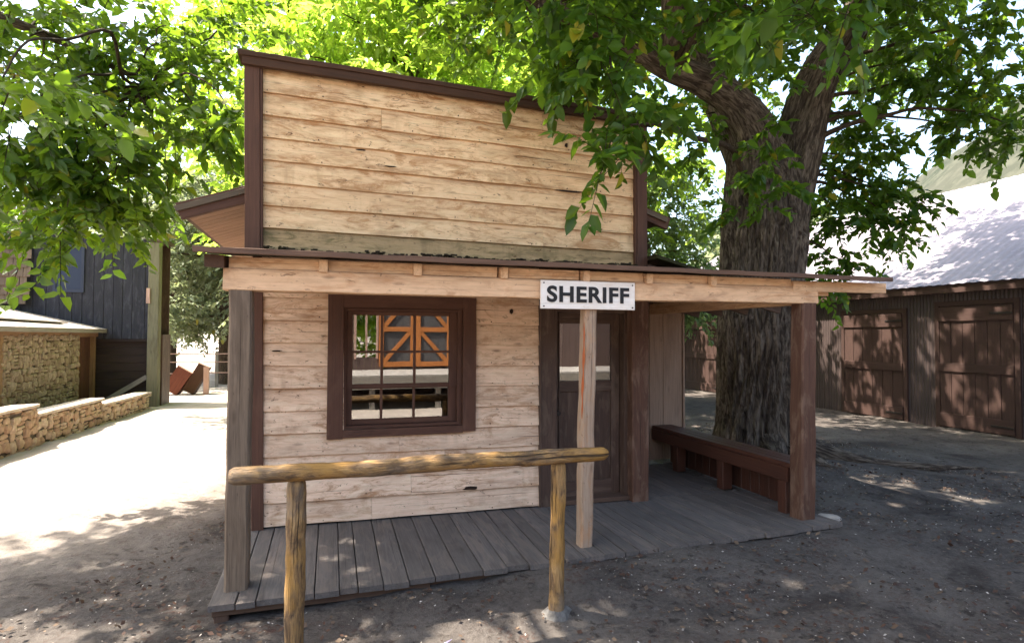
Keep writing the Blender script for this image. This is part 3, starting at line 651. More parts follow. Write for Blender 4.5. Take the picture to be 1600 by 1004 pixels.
def crown(name, mat, parent, clumps, size, per=16, L=.5, seed=1, droop=.25, twig=True, twig_mat=None, aspect=.6):
    """clumps: (centre, radii, sprays). Leafy sprays hang from short twigs"""
    r = np.random.default_rng(seed); O = []; OUT = []
    for c, rad, n in clumps:
        d = r.normal(size=(n, 3)); d /= np.linalg.norm(d, axis=1)[:, None]; rr = r.uniform(.15, 1, n)**.45
        # lumpy outline, holes between the lumps
        lum = 1+.28*np.sin(d[:, 0]*5+c[0]*3)*np.sin(d[:, 1]*6+c[1])+.2*np.sin(d[:, 2]*7+c[2]*5+d[:, 0]*4)
        O.append(np.array(c)+d*rr[:, None]*np.array(rad)*lum[:, None]); OUT.append(d)
    O = np.concatenate(O); OUT = np.concatenate(OUT); n = len(O)
    dr = OUT*.6+r.normal(size=(n, 3))*.6; dr[:, 2] = dr[:, 2]*.5-.15; dr /= np.linalg.norm(dr, axis=1)[:, None]
    Ls = L*r.uniform(.6, 1.3, n); tt = (np.arange(per)+.6)/per
    P = O[:, None]+dr[:, None]*(Ls[:, None]*tt)[..., None]; P[..., 2] -= droop*(Ls[:, None]*tt**2)
    sd = np.cross(dr, np.array([0, 0, 1.])); sd /= np.linalg.norm(sd, axis=1)[:, None]+1e-6
    sg = np.where(np.arange(per) % 2 == 0, 1, -1)[None, :, None]
    A = dr[:, None]*.55+sd[:, None]*sg*.75+r.normal(size=(n, per, 3))*.35; A[..., 2] -= .38
    A /= np.linalg.norm(A, axis=2)[..., None]
    Nn = r.normal(size=(n, per, 3))*.45+np.array([0, 0, 1.]); B_ = np.cross(A, Nn); B_ /= np.linalg.norm(B_, axis=2)[..., None]; Nn = np.cross(B_, A)
    S = size*r.uniform(.45, 1.3, (n, per, 1)); m = n*per
    P = P.reshape(m, 3); A = A.reshape(m, 3); B_ = B_.reshape(m, 3); Nn = Nn.reshape(m, 3); S = S.reshape(m, 1)
    wd = aspect/2; bend = r.uniform(-.15, .4, (m, 1)); fo = r.uniform(.02, .2, (m, 1))
    pts = [P, P+S*(A*.30+B_*wd*.95+Nn*fo), P+S*(A*.66+B_*wd*.75+Nn*(fo*.8-bend*.5)), P+S*(A-Nn*bend), P+S*(A*.66-B_*wd*.75+Nn*(fo*.8-bend*.5)), P+S*(A*.30-B_*wd*.95+Nn*fo)]
    V = np.stack(pts, 1).reshape(-1, 3); b = np.arange(m)[:, None]*6
    F = np.concatenate([b+np.array([[0, 1, 2, 3]]), b+np.array([[0, 3, 4, 5]])], 1).reshape(-1, 4)
    rd = np.repeat(np.clip(r.uniform(0, 1, m), 0, 1), 6)
    o = np_mesh(name, V, F, mat, parent, {'rnd': ('FLOAT', rd)})
    if twig:
        e = O+dr*Ls[:, None]*.95; e[:, 2] -= droop*Ls*.9; mid = O+dr*Ls[:, None]*.5; mid[:, 2] -= droop*Ls*.25; st = O-dr*.25*Ls[:, None]
        k = np.array([.0045, 0, 0]); k2 = np.array([-.002, .004, 0]); k3 = np.array([-.002, -.004, 0]); rows = []
        for q, f in ((st, 1.3), (mid, .9), (e, .4)): rows += [q+k*f, q+k2*f, q+k3*f]
        TV = np.stack(rows, 1).reshape(-1, 3); b = np.arange(n)[:, None]*9
        f = []
        for s0 in (0, 3):
            for j in range(3): f.append([s0+j, s0+(j+1) % 3, s0+3+(j+1) % 3, s0+3+j])
        TF = np.concatenate([b+np.array([q]) for q in f], 1).reshape(-1, 4)
        np_mesh('twigs', TV, TF, twig_mat or bark_s, parent, {'gc': ('FLOAT_VECTOR', TV)})
    return o
def nearest(pts, c):
    return min(pts, key=lambda p: (Vector(p)-Vector(c)).length+max(0, (p[2]-c[2]))*.6)

# --- the big shade tree over the building
T = empty('shade_tree', (7.2, 2.0, -.1), 'huge old shade tree with thick furrowed trunk right of the porch', 'tree')
tw = Wood(); limbpts = []
def limb(path, rad, nseg=40, nper=14, seed=0, ridge=.05, lump=.06, flare=0, keep=True):
    V, F, G, p = loft(path, rad, nseg, nper, seed, ridge, lump, flare); tw.add(V, F, G)
    if keep: limbpts.extend(p[len(p)//4:])
limb([(7.22, 2.0, -.35), (7.22, 2.0, .3), (7.22, 2.0, 1.2), (7.25, 2.0, 2.4), (7.30, 2.0, 3.5), (7.28, 2.0, 4.3), (7.1, 2.0, 4.9)], [.67, .62, .59, .585, .60, .54, .38], 220, 36, 1, .11, .07, .30)
limb([(7.45, 2.05, 2.8), (7.80, 2.05, 4.0), (8.08, 2.05, 5.0), (8.42, 2.0, 6.0), (9.2, 2.0, 7.1), (10.1, 1.9, 8.6)], [.46, .42, .38, .32, .27, .18], 110, 24, 5, .09, .06)
limb([(7.15, 1.95, 4.0), (7.07, 1.8, 4.8), (6.67, 1.8, 5.34), (6.05, 1.8, 5.62), (5.4, 1.8, 5.78), (4.6, 1.8, 6.1), (3.3, 1.6, 6.22), (1.0, 1.0, 6.9), (-2.0, .3, 7.6)], [.42, .33, .25, .21, .20, .17, .14, .10, .05], 60, 18, 9, .05, .08)
limb([(7.2, 2.1, 4.3), (7.0, 2.5, 5.5), (6.9, 3.2, 7.0), (6.6, 3.9, 9)], [.3, .28, .22, .12], 40, 12, 13)
limb([(5.5, 1.8, 5.75), (5.0, .9, 7.0), (4.4, -.6, 7.9), (3.8, -2.0, 8.3), (2.8, -3.4, 8.6)], [.15, .16, .14, .10, .05], 32, 12, 17)
limb([(8.7, 2, 6.4), (9.0, 1.0, 7.7), (9.4, -.9, 8.7), (9.3, -3.0, 9.2)], [.2, .17, .12, .05], 32, 12, 19)
# surface roots
for pth, rd in (([(7.5, 1.7, .08), (8.2, 1.0, -.10), (9.0, .5, -.13), (9.8, .35, -.17)], [.2, .085, .05, .02]), ([(7.0, 1.5, .1), (6.6, .9, -.07), (6.15, .45, -.12)], [.22, .11, .05]), ([(7.8, 2.0, .05), (8.6, 2.1, -.12), (9.3, 2.6, -.16)], [.2, .09, .03]), ([(7.3, 1.4, .05), (7.25, .7, -.1), (7.5, -.1, -.17)], [.22, .09, .03])):
    limb(pth, rd, 14, 8, 23, .04, .1, keep=False)
cl = []
def C(px, py, d, r, n, rz=None): cl.append((tuple(at(px, py, d)), (r, r, rz or r*.75), n))
# foliage that hangs into view
for a in ((900, 110, 5.4, .28, 12), (935, 40, 5.6, .40, 20), (955, 110, 5.2, .30, 12), (985, 195, 5.0, .24, 10), (965, 240, 4.9, .16, 6), (880, 20, 5.2, .5, 30), (1005, 170, 5.6, .2, 5), (975, -5, 6.0, .35, 12),
          (1130, 10, 5.8, .35, 14), (1060, 20, 9.8, .5, 16), (1170, 30, 6.2, .45, 18), (1250, 15, 5.5, .35, 11), (1150, 110, 10.6, .5, 18), (1220, 110, 7.2, .25, 6), (1330, 110, 10.5, .5, 18), (1180, 260, 7.7, .25, 9), (1210, 210, 7.7, .2, 6), (1160, 330, 7.75, .12, 4), (1235, 290, 7.7, .14, 5),
          (1300, 10, 4.2, .22, 8), (1240, 5, 3.6, .2, 8), (1470, 30, 8.5, 1.0, 60), (1560, 60, 8.5, 1.0, 60), (1440, 110, 9, .8, 38), (1540, 150, 9, .8, 44), (1590, 200, 8.5, .5, 22), (1510, 200, 9, .4, 16), (1400, 190, 9.5, .5, 14),
          (1320, 250, 9.6, .6, 44), (1370, 290, 9.6, .55, 40), (1310, 330, 9.6, .5, 32), (1390, 350, 9.6, .4, 22), (1300, 400, 9.7, .32, 16), (1320, 200, 10, .5, 24), (1410, 320, 9.4, .35, 12), (1285, 440, 9.8, .2, 8),
          (780, 20, 7.5, .7, 30), (700, 10, 8, .8, 26), (1100, 180, 9.5, .4, 12), (1085, 240, 9.5, .3, 6)): C(*a)
# upper crown, mostly out of the picture: it shades the yard
rr = random.Random(21)
for X0 in np.arange(-3.5, 12.6, 1.9):
    for Y0 in np.arange(-3.6, 5.2, 1.75):
        x = X0+rr.uniform(-.6, .6); y = Y0+rr.uniform(-.6, .6); z = (7.3 if y < 1 else 8.2)+rr.uniform(-.6, 1.3)+.35*(1-abs(x-5)/8)
        if (x < -1.0 and y > 1.5) or (x < 5.2 and y > 1.2) or (x > 9.2 and rr.random() < .5): continue
        cl.append(((x, y, z), (1.2, 1.2, .8), 120 if -1 < x < 7.5 else (80 if x > 0 else 45)))
        if x > .5 and rr.random() < (.9 if x < 7.5 else .5): cl.append(((x+.5, y+.4, z+1.5), (1.3, 1.3, .7), 60))
for i in range(22): cl.append(((rr.uniform(1.5, 6.2), rr.uniform(1.4, 5.5), rr.uniform(8.4, 9.8)), (1.2, 1.2, .7), 75))
for i in range(5): cl.append(((rr.uniform(9.5, 14), rr.uniform(2.2, 8), rr.uniform(7.6, 9.6)), (.9, 1.1, .6), 60))
for i in range(34): cl.append(((rr.uniform(-1.5, 9.5), rr.uniform(-3.9, .3), rr.uniform(8.2, 9.6)), (1.3, 1.3, .7), 75))
crown('crown', leaf_a, T, cl, .15, 16, .5, 3, .3)
big = Wood()
for i, (c, r, n) in enumerate(cl):
    if n < 10: continue
    a = nearest(limbpts, c); branch(big, a, c, min(.07, .018+.012*(Vector(a)-Vector(c)).length), .008, i+1)
big.build('branches', bark_s, T); tw.build('trunk', bark_m, T)
# low sprig over the porch eave
# --- tree whose boughs hang in from the left
T2 = empty('overhanging_tree', (-6.6, -.6, -.16), 'leafy tree whose low dark boughs hang over the street at the left', 'tree')
tw = Wood(); limbpts = []
limb([(-6.6, -.6, -.4), (-6.55, -.5, 1.5), (-6.4, -.4, 3.2), (-5.9, 0, 4.8), (-5, .6, 6), (-4, 1.2, 7)], [.42, .36, .32, .26, .18, .08], 40, 10, 31, .05, .08, .3)
limb([(-6.2, -.3, 3.8), (-5, .8, 4.9), (-3.8, 1.7, 5.3), (-2.4, 2.1, 5.1), (-1.4, 2.2, 4.7)], [.18, .12, .08, .045, .02], 20, 8, 33)
limb([(-6.2, -.3, 3.5), (-5.2, -1.5, 5), (-4.2, -2.2, 6), (-3.5, -3.0, 6.5)], [.2, .16, .1, .04], 20, 8, 35)
tw.build('trunk', bark_m, T2)
cl = []
for a in ((40, 60, 6.0, .7, 46), (150, 50, 6.6, .75, 46), (260, 40, 6.8, .7, 36), (350, 60, 7.2, .6, 26), (30, 180, 5.2, .55, 40), (120, 200, 6.0, .6, 44), (210, 180, 6.8, .55, 30), (320, 130, 6.8, .45, 24), (330, 200, 6.4, .28, 14), (355, 170, 6.0, .22, 9), (20, 275, 5.6, .42, 28),
          (110, 290, 6.0, .45, 34), (180, 270, 5.8, .45, 34), (200, 312, 6.0, .30, 18), (70, 318, 6.4, .36, 20), (240, 250, 6.6, .3, 11), (130, 335, 5.6, .22, 9), (195, 348, 6.2, .18, 7), (60, 365, 5.2, .14, 4), (20, 372, 5.1, .10, 3), (95, 378, 5.2, .10, 3), (240, 325, 6.6, .18, 6), (5, 120, 3.9, .25, 8), (300, 190, 7.2, .4, 12), (400, 40, 8, .7, 16), (90, 20, 7.2, .8, 26), (200, 110, 7.4, .7, 16), (60, 110, 6.6, .7, 18)): a = (*a[:4], max(3, int(a[4]*.8))); C(*a)
for i in range(11):
    x = rr.uniform(-6.6, -3.2); y = rr.uniform(-3.2, 1.8); z = rr.uniform(5.6, 7.4)
    if y > .8 and x < -4.4: continue
    cl.append(((x, y, z), (.9, .9, .6), 42))
for i in range(5): cl.append(((rr.uniform(-6.5, -3.2), rr.uniform(.2, 3.4), rr.uniform(7.9, 9)), (1.1, 1.1, .65), 60))
crown('crown', leaf_a, T2, cl, .14, 16, .48, 8, .35)
big = Wood()
for i, (c, r, n) in enumerate(cl):
    if n > 5: a = nearest(limbpts, c); branch(big, a, c, min(.026, .010+.006*(Vector(a)-Vector(c)).length), .006, i+101)
big.build('branches', bark_s, T2)

# --- background trees
def bgtree(name, label, x, y, h, r, mat, n=26, size=.2, seed=1, z0=2.2, group='trees behind the buildings', tr=.22, bark=bark_s, dens=46, per=14, L=.8, lean=0):
    global tw, limbpts
    t = empty(name, (x, y, 0), label, 'tree', group); tw = Wood(); limbpts = []; q = random.Random(seed)
    g0 = float(gz(x, y))
    limb([(x, y, g0-.3), (x+q.uniform(-.2, .2), y, h*.25), (x+q.uniform(-.4, .4)+lean*.4, y+q.uniform(-.3, .3), h*.55), (x+q.uniform(-.4, .4)+lean, y, h*.85)], [tr*1.25, tr, tr*.7, tr*.2], 18, 8, seed, .04, .08, .3)
    cl = []
    for i in range(n):
        a = q.uniform(0, 6.283); u = q.uniform(0, 1)**.6; z = q.uniform(z0, h); k = math.sin(min(1, (z-z0)/(h-z0)*.85+.18)*math.pi)**.5
        cr = r*q.uniform(.26, .38); cl.append(((x+lean*z/h+math.cos(a)*u*r*k, y+math.sin(a)*u*r*k, z), (cr, cr, cr*.75), dens))
    crown('crown', mat, t, cl, size, per, L, seed, .3, True)
    for i, (c, rr_, n_) in enumerate(cl): a = nearest(limbpts, c); branch(tw, a, c, .02+.012*(Vector(a)-Vector(c)).length, .01, seed*50+i, .2, 6)
    tw.build('trunk', bark, t); return t
bgtree('leafy_tree', 'bright backlit tree with slim trunk rising behind the middle of the false front', 2.6, 8.6, 11, 4.2, leaf_b, 40, .19, 41, 3.4, tr=.2)
bgtree('leafy_tree', 'bright leafy tree behind the left end of the false front', -.8, 10.5, 11, 3.6, leaf_b, 32, .2, 42, 3.6)
bgtree('leafy_tree', 'bright leafy tree behind the right end of the false front', 6.6, 10.2, 12, 4.2, leaf_b, 36, .2, 43, 3.4)
bgtree('leafy_tree', 'tall thin-leaved tree standing farthest behind the building', 3.5, 17, 15, 5.5, leaf_b, 34, .26, 44, 4)
bgtree('pale_tree', 'pale green airy tree seen between building and big trunk', 9.3, 9.0, 6.6, 1.9, leaf_d, 26, .15, 45, 2.5, tr=.13, dens=32)
bgtree('pale_tree', 'taller pale tree behind the low pale tree beside the brown barn', 10.8, 14.5, 9.5, 2.6, leaf_d, 26, .2, 46, 2.0, tr=.2, dens=32)
bgtree('dusty_tree', 'dusty grey-green tree drooping over the far end of the street', -3.2, 19.5, 8, 3.4, leaf_c, 34, .2, 47, 2.3, tr=.28)
bgtree('dusty_tree', 'dusty olive tree behind the dark barn post', -6.4, 24, 9, 4.0, leaf_c, 30, .24, 48, 2.6, tr=.3)
bgtree('dusty_tree', 'dusty tree on the bank beyond the fence', -.6, 27, 9, 4.0, leaf_c, 30, .24, 49, 2.8, tr=.3)
bgtree('dusty_tree', 'tall dusty tree on the slope behind the brown barn roof', 25, 22, 11, 5, leaf_c, 28, .3, 50, 2, tr=.3)

# ------------------------------------------------------------------ right: long brown barn with corrugated walls
RB = empty('brown_barn', (13.15, 4, -.2), 'long brown corrugated barn with plank doors and pale metal roof beyond the big tree', 'barn')
bx = 13.15
def corrugated(xc, ya, yb, za, zb, per=.076, amp=.011):
    ys = np.arange(ya, yb+per/6, per/6); xs = xc-amp*np.cos(2*np.pi*ys/per); k = len(ys)
    V = np.concatenate([np.stack([xs, ys, np.full(k, za)], -1), np.stack([xs, ys, np.full(k, zb)], -1)]); i = np.arange(k-1)
    return V, np.stack([i, i+1, i+1+k, i+k], -1)
V, F = corrugated(bx, -4, 15.5, -.35, 2.80); np_mesh('wall', V, F, corr_wall, RB, smooth=True)
MB().box(bx+.03, bx+.08, -4, 15.5, -.3, 2.78).build('wall_backing', rbarn_m, RB)
def pdoor(y0, y1, z0, z1, lab=None):
    m = MB(); n = max(3, round((y1-y0)/.27)); wd = (y1-y0-.2)/n
    for i in range(n): m.box(bx-.055, bx-.030, y0+.1+i*wd+.004, y0+.1+(i+1)*wd-.004, z0+.02, z1-.02, seg=3, jit=.003)
    for (a, b) in ((z1-.32, z1-.02), ((z0+z1)/2-.10, (z0+z1)/2+.08), (z0+.02, z0+.30)): m.box(bx-.085, bx-.056, y0+.1, y1-.1, a, b, seg=4, jit=.003)
    d = m.build('door', rbarn_m, RB); f = MB(); f.box(bx-.06, bx-.013, y0-.0, y0+.095, z0-.1, z1+.1); f.box(bx-.06, bx-.013, y1-.095, y1, z0-.1, z1+.1); f.box(bx-.058, bx-.013, y0+.095, y1-.095, z1, z1+.1)
    sub(f.build('frame', rbarn_m, RB), d)
    for zz in (z1-.2, z0+.14): sub(MB().box(bx-.10, bx-.086, y0+.1, y0+.5, zz, zz+.04).build('hinge', iron_m, RB), d)
    if lab: d['label'] = lab
pdoor(4.10, 5.85, -.15, 2.30); pdoor(1.87, 3.47, -.15, 2.40); pdoor(10.4, 12.7, -.15, 2.32); pdoor(-1.3, .4, -.15, 2.35); pdoor(7.4, 9.0, -.15, 2.30)
m = MB(); m.box(bx-.26, bx-.22, -4.1, 15.6, 2.66, 2.82, seg=20, jit=.004); m.build('fascia', rbarn_m, RB)
def roofsheet(x0, z0, x1, z1, ya, yb, per=.2, amp=.007):
    ys = np.arange(ya, yb+per/6, per/6); k = len(ys); dzz = amp*np.cos(2*np.pi*ys/per)
    V = np.concatenate([np.stack([np.full(k, x0), ys, z0+dzz], -1), np.stack([np.full(k, x1), ys, z1+dzz], -1)]); i = np.arange(k-1); return V, np.stack([i, i+1, i+1+k, i+k], -1)
V, F = roofsheet(bx-.30, 2.84, 18.2, 6.09, -4.2, 15.7); V2, F2 = roofsheet(18.2, 6.09, 23.4, 2.75, -4.2, 15.7)
np_mesh('roof', np.concatenate([V, V2]), np.concatenate([F, F2+len(V)]), roof_metal, RB, smooth=True)
m = MB(); m.poly([(bx+.03, 15.45, -.3), (23.1, 15.45, -.3), (23.1, 15.45, 2.7), (18.2, 15.45, 6.0), (bx+.03, 15.45, 2.8)], .04, (0, 1, 0)); m.build('gable_wall', rbarn_m, RB); m = MB(); m.poly([(bx+.03, -4, -.3), (23.1, -4, -.3), (23.1, -4, 2.7), (18.2, -4, 6.0), (bx+.03, -4, 2.8)], .04, (0, 1, 0)); m.build('gable_wall', rbarn_m, RB)

# ------------------------------------------------------------------ left: dark barn, stone shed, low stone wall
DB = empty('dark_barn', (-5.5, 12, -.2), 'tall dark blue-black boarded barn front with shingled slope at the left', 'barn')
m = MB(); x = -7.9; q = random.Random(4)
while x < -3.98:
    wd = q.uniform(.2, .3); x1 = min(x+wd, -3.97); m.board(((x+x1)/2, 12, 1.63), ((x+x1)/2, 12, 4.25+.09*(-3.97-x)), x1-x-.006, .03, (0, 1, 0), seg=4, jit=.004); x = x1
m.build('upper_wall', dark_barn_m, DB)
m = MB(); 
for i in range(9): m.box(-7.9, -3.97, 12.10, 12.13, -.3+i*.215, -.09+i*.215, seg=8, jit=.004)
m.box(-7.9, -3.97, 12.0, 12.13, 1.56, 1.63); m.build('lower_wall', wood('brown_black_boards', (.045, .030, .024), (.028, .019, .016), (.012, .01, .01), .5, .2, .4, 1), DB)
m = MB(); m.board((-5.1, 12.02, -.1), (-4.0, 12.02, .62), .05, .12, (0, 0, 1)); m.build('brace', grey_wood, DB)
m = MB(); m.board((-3.83, 11.96, -.3), (-3.83, 11.96, 4.2), .27, .24, (0, 1, 0), ch=.02, seg=14, jit=.006); pp = m.build('corner_post', pole_m, DB)
m = MB(); m.box(-3.99, -3.90, 11.80, 11.835, 2.58, 2.98, seg=4, jit=.01); m.build('notice', pink_wood, DB)
m = MB(); m.box(-7.9, -3.6, 12.1, 12.9, 4.25, 4.33); m.box(-3.72, -3.66, 12.1, 12.9, -.2, 1.75); m.box(-7.9, -3.7, 12.85, 12.9, -.2, 4.3); m.build('back_wall', door_m, DB)
m = MB(); m.box(-6.13, -6.06, 11.95, 11.98, 2.83, 4.05); m.box(-5.52, -5.45, 11.95, 11.98, 2.83, 4.05); m.box(-6.06, -5.52, 11.95, 11.98, 2.83, 2.92); m.box(-6.06, -5.52, 11.95, 11.98, 3.97, 4.05)
wn = m.build('window', wood('blue_grey_frame', (.045, .055, .085), (.03, .037, .06), (.03, .03, .04), .4, .2, .2, 1), DB)
m = MB(); m.box(-6.06, -5.52, 11.97, 11.98, 2.92, 3.97); sub(m.build('shutter', simple('blue_shutter', (.022, .032, .06), .7), DB), wn)
m = MB()
for r in range(11):
    for i in range(13):
        x = -8.2+i*.15+(r % 2)*.07; z = 2.5+r*.23; y = 11.78+r*.012
        if x > -6.62: continue
        m.board((x+q.uniform(0, .01), y, z), (x, y+.045, z+.27), .142, .014, (0, 1, 0), ch=.002, seg=2, jit=.004)
m.build('shingled_slope', shingle_m, DB)

SH = empty('stone_shed', (-5.5, 9.5, -.16), 'low stone-walled shed with lean-to roof beside the dark barn', 'shed')
m = MB(); m.box(-5.35, -5.12, 7.35, 10.75, -.3, 1.78, seg=4, jit=.01); m.box(-7.5, -5.35, 7.35, 7.6, -.3, 1.78, seg=4, jit=.01); wl = m.build('wall', mortar_m, SH); m = MB(); stone_face(m, lambda y: -5.12, 7.36, 10.72, -.2, 1.72, .125, .15, 5); sub(m.build('stonework', rock_a, SH), wl)
m = MB()
for i in range(5): m.box(-5.22, -5.19, 10.78+i*.19, 10.965+i*.19, -.2, 1.78)
m.box(-7.5, -5.2, 11.75, 11.78, -.2, 1.8); m.build('door', shed_door, SH)
m = MB(); m.box(-5.2, -5.1, 10.7, 10.8, -.2, 1.8); m.box(-5.2, -5.1, 11.68, 11.8, -.2, 1.8); m.box(-5.18, -5.09, 7.2, 11.9, 1.68, 1.80, seg=8, jit=.004); m.box(-5.14, -5.09, 7.28, 7.4, -.2, 1.7); m.build('frame', shed_trim, SH)
m = MB()
for i in range(4): m.box(-5.16, -5.13, 6.5+i*.2, 6.69+i*.2, -.2, 1.75)
m.box(-5.15, -5.10, 6.35, 6.5, -.2, 1.8); m.box(-7.5, -5.15, 6.4, 6.45, -.2, 1.8); m.build('door', shed_door, SH)
m = MB(); m.board((-4.93, 9.2, 1.86), (-7.6, 9.2, 2.5), 5.6, .05, (0, 0, 1), ch=.003); m.build('roof', simple('sun_bleached_roofing', (.42, .36, .31), .8, nscale=3, c2=(.25, .2, .17), bump=.5), SH)
m = MB(); m.board((-5.6, 6.9, 2.055), (-5.45, 10.6, 2.02), .34, .03, (0, 0, 1), seg=8, jit=.004); m.board((-4.94, 6.4, 1.83), (-4.94, 12, 1.83), .03, .09, (0, 0, 1), seg=8, jit=.004); m.build('roof_board', grey_wood, SH)

SW = empty('low_stone_wall', (-4.1, 8, -.16), 'low stepped stone wall with flat pale caps along the street', 'wall')
segs = [(4.0, 6.18, .50), (6.18, 8.66, .34), (8.66, 11.35, .22)]
m = MB(); c = MB()
for a, b, h in segs:
    xa = -4.12+(a-5.2)*.06; xb = -4.12+(b-5.2)*.06
    m.board((xa-.15, a, (h-.36)/2), (xb-.15, b, (h-.36)/2), .30, h+.34, (0, 0, 1), ch=.02, seg=12, jit=.014)
    c.board((xa-.15, a-.02, h+.03), (xb-.15, b+.02, h+.03), .38, .055, (0, 0, 1), ch=.01, seg=10, jit=.008)
wl = m.build('wall_core', mortar_m, SW); m = MB()
for a, b, h in segs: stone_face(m, lambda y: -4.135+(y-5.2)*.06, a, b, -.25, h, .15, .19, int(a*7))
sub(m.build('stonework', rock_b, SW), wl); c.build('cap', simple('cap_stone', (.50, .42, .35), .9, nscale=6, c2=(.38, .31, .25), bump=.5), SW)

# tipped boxes, stump post, fence at the end of the street
def tbox(x, y, ang, w, h, d, mat, label):
    t = empty('tipped_box', (x, y, -.16), label, 'box', 'tipped boxes at the end of the street')
    m = MB(); a = Vector((0, 0, 0)); ca, sa = math.cos(ang), math.sin(ang); g0 = -.16
    def P(u, v, yy): return (x+u*ca-v*sa, y+yy, g0+u*sa+v*ca)
    def slab_(u0, u1, v0, v1, y0, y1, mm):
        mm.prism(P(u0, (v0+v1)/2, (y0+y1)/2), P(u1, (v0+v1)/2, (y0+y1)/2), [(-(y1-y0)/2, -(v1-v0)/2), ((y1-y0)/2, -(v1-v0)/2), ((y1-y0)/2, (v1-v0)/2), (-(y1-y0)/2, (v1-v0)/2)], (-sa, 0, ca))
    slab_(0, h, 0, .03, 0, d, m); slab_(0, h, w-.03, w, 0, d, m); slab_(0, h, .03, w-.03, 0, .03, m); slab_(0, .03, .03, w-.03, .03, d, m); m.build('body', mat, t)
    m = MB(); slab_(h+.001, h+.03, -.01, w+.01, -.01, d, m); m.build('lid', pink_wood, t)
tbox(-3.95, 14.9, math.radians(58), .46, .80, .6, box_m, 'rust-brown wooden box tipped on its edge, nearer the dark barn')
tbox(-3.5, 15.0, math.radians(62), .34, .95, .5, cap_m, 'darker tipped box leaning beside the stub post')
m = MB(); m.board((-3.13, 15.05, -.3), (-3.13, 15.05, .72), .15, .13, (0, 1, 0), seg=6, jit=.006); tag(m.build('stub_post', pink_wood), 'short pale wooden post standing right of the tipped boxes', 'post')
FN = empty('rail_fence', (-2, 19.5, -.16), 'thin rail fence crossing the end of the street', 'fence')
for z in (.35, .75, 1.05): MB().board((-9, 18.0, z), (2.5, 18.0, z), .02, .035, (0, 0, 1), seg=20, jit=.02).build('rail', pink_wood, FN)
for i in range(6): MB().box(-7.2+i*1.9, -7.1+i*1.9, 18.02, 18.12, -.4, 1.15, seg=4, jit=.01).build('post', grey_wood, FN)

# ------------------------------------------------------------------ building behind the camera, seen mirrored in the window
FB = empty('loading_dock_barn', (3, -13.5, 0), 'barn with orange cross-braced doors on a raised dock, mirrored in the window glass', 'barn')
def vb(m, a, b, z0, z1, y=-13):
    x = a
    while x < b: x1 = min(x+.24, b); m.box(x, x1-.005, y-.03, y, z0, z1, seg=1); x = x1
m = MB(); vb(m, -2, 1.45, -.3, 4.6); vb(m, 2.05, 14, -.3, 4.6); vb(m, 1.45, 2.05, -.3, 1.05); vb(m, 1.45, 2.05, 2.9, 4.6); m.build('wall', fb_wall, FB)
m = MB(); m.box(1.72, 1.78, -13.02, -12.98, 1.05, 2.9); m.box(1.38, 1.45, -13.0, -12.95, 1.0, 2.95); m.box(2.05, 2.12, -13.0, -12.95, 1.0, 2.95); m.build('window', pink_wood, FB)
for (a, b, s) in ((2.14, 3.28, 1), (3.30, 4.46, -1)):
    m = MB(); vb(m, a+.02, b-.02, .80, 3.15, -12.95); dd = m.build('door', simple('grey_door_boards', (.09, .085, .085), .8), FB)
    m = MB(); y0, y1 = -12.949, -12.90
    m.box(a, a+.15, y0, y1, .76, 3.18); m.box(b-.15, b, y0, y1, .76, 3.18)
    for z in (.76, 1.87, 3.03): m.box(a+.15, b-.15, y0+.002, y1-.002, z, z+.15)
    for z in (.91, 2.02):
        p, r_ = ((a+.15, z), (b-.15, z+.96 if z < 2 else z+1.01)) if s > 0 else ((b-.15, z), (a+.15, z+.96 if z < 2 else z+1.01))
        m.board((p[0], -12.925, p[1]), (r_[0], -12.925, r_[1]), .035, .13, (0, 0, 1))
    sub(m.build('brace', orange_door, FB), dd)
m = MB()
for i in range(44): m.box(-2+i*.36, -1.65+i*.36, -13, -10.2, .62, .67)
m.build('dock', simple('pale_dock_boards', (.36, .33, .30), .85, nscale=6), FB)
m = MB(); m.box(-2, 13.8, -10.25, -10.2, .40, .615); m.build('dock_fascia', grey_wood, FB)
for i in range(6): MB().box(-1.9+i*1.8, -1.75+i*1.8, -10.45, -10.3, -.3, .60).build('dock_post', grey_wood, FB)
m = MB(); m.box(-2.2, 14.2, -18, -12.6, 4.6, 4.7); m.build('roof', roof_metal, FB)
bgtree('leafy_tree', 'bright tree seen through the opening of the dock barn', 1.4, -21, 8, 3.5, leaf_b, 20, .25, 61, 1.2, group='trees behind the dock barn')

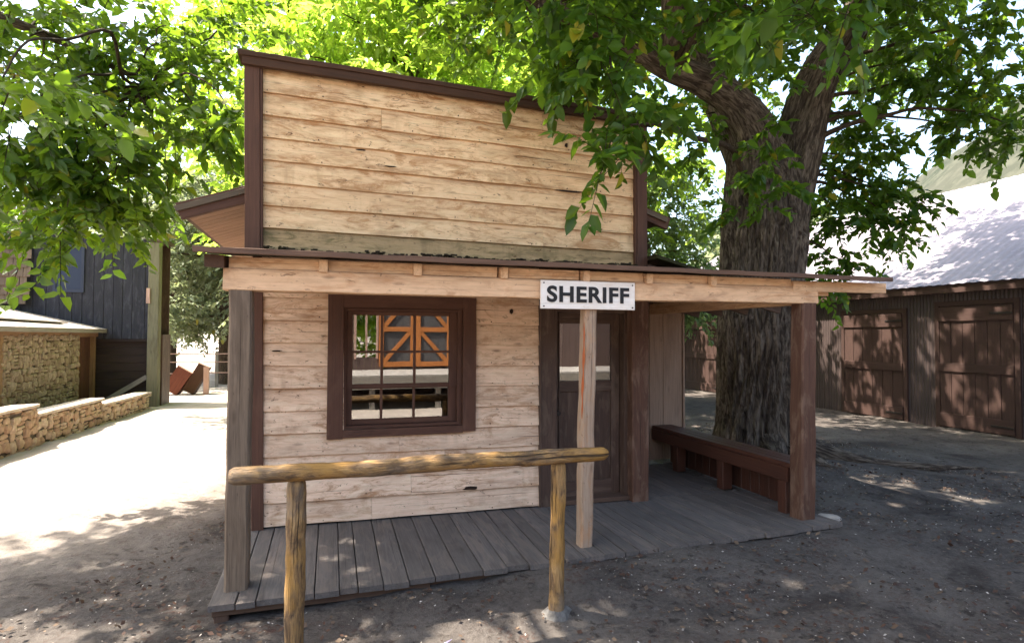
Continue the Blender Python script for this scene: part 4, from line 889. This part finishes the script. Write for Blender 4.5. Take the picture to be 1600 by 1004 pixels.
# ------------------------------------------------------------------ small things on the ground
def pebble(x, y, z, r, rz, name, mat, label, cat, seed):
    import bmesh
    bm = bmesh.new(); bmesh.ops.create_icosphere(bm, subdivisions=3, radius=1)
    for v in bm.verts: v.co = v.co*(1+.28*noise.noise(v.co*1.3+Vector((seed, 0, 0)))); v.co = Vector((v.co.x*r[0]+x, v.co.y*r[1]+y, v.co.z*rz+z))
    me = bpy.data.meshes.new(name); bm.to_mesh(me); bm.free(); return tag(link_mesh(name, me, mat), label, cat)
pebble(5.32, -1.13, -.03, (.12, .09), .045, 'pale_stone', stone_w, 'flat pale stone at the foot of the right porch post', 'stone', 2)
m = MB(); m.poly([(1.315, -2.12, -.138), (1.39, -2.09, -.12), (1.42, -2.05, -.128), (1.345, -2.075, -.135)], .002, (0, 0, 1)); tag(m.build('paper_scrap', paper_m), 'small pale purple paper scrap lying on the dirt', 'litter')
# dry leaves, chips and grit strewn over the dirt
def strew(name, n, size, mat, seed, thick=False):
    r = np.random.default_rng(seed); x = r.uniform(-2.6, 9.5, n*2); y = -3.9+r.uniform(0, 1, n*2)**1.25*9
    patch = np.sin(x*1.9+1.3)*np.sin(y*2.3)+.7*np.sin(x*4.3+y*3.1)+r.normal(size=n*2)*.6; ok = (patch > -.1) & (x-.55*y > -.9)
    ok &= ~((x > -.1) & (x < 5.25) & (y > -1.40)); x = x[ok][:n]; y = y[ok][:n]; k = len(x); z = gz(x, y)+.006
    z = z+.014; P = np.stack([x, y, z], -1); a = r.uniform(0, 6.28, k); A = np.stack([np.cos(a), np.sin(a), r.normal(size=k)*.25], -1); B_ = np.stack([-np.sin(a), np.cos(a), r.normal(size=k)*.35], -1)
    S = size*r.uniform(.4, 1.3, (k, 1)); up = np.array([0, 0, 1.])
    pts = [P-A*S*.5, P+B_*S*.28+up*S*.12, P+A*S*.5+up*S*.08, P-B_*S*.28]
    V = np.stack(pts, 1).reshape(-1, 3); F = np.arange(k*4).reshape(-1, 4)
    tag(np_mesh(name, V, F, mat, None, {'rnd': ('FLOAT', np.repeat(r.uniform(0, 1, k), 4))}), kind='stuff')
def dry(name, c1, c2, c3):
    n = NT(name); r = n.attr('rnd', 'Fac'); return n.fin(n.ramp(r, (0, c1), (.5, c2), (1, c3)), .8, None, .2)
strew('leaf_litter', 14000, .042, dry('dry_leaves', (.075, .040, .026), (.045, .026, .019), (.15, .105, .07)), 5)
strew('gravel', 9000, .018, dry('grit', (.30, .26, .22), (.16, .14, .12), (.45, .40, .35)), 6)
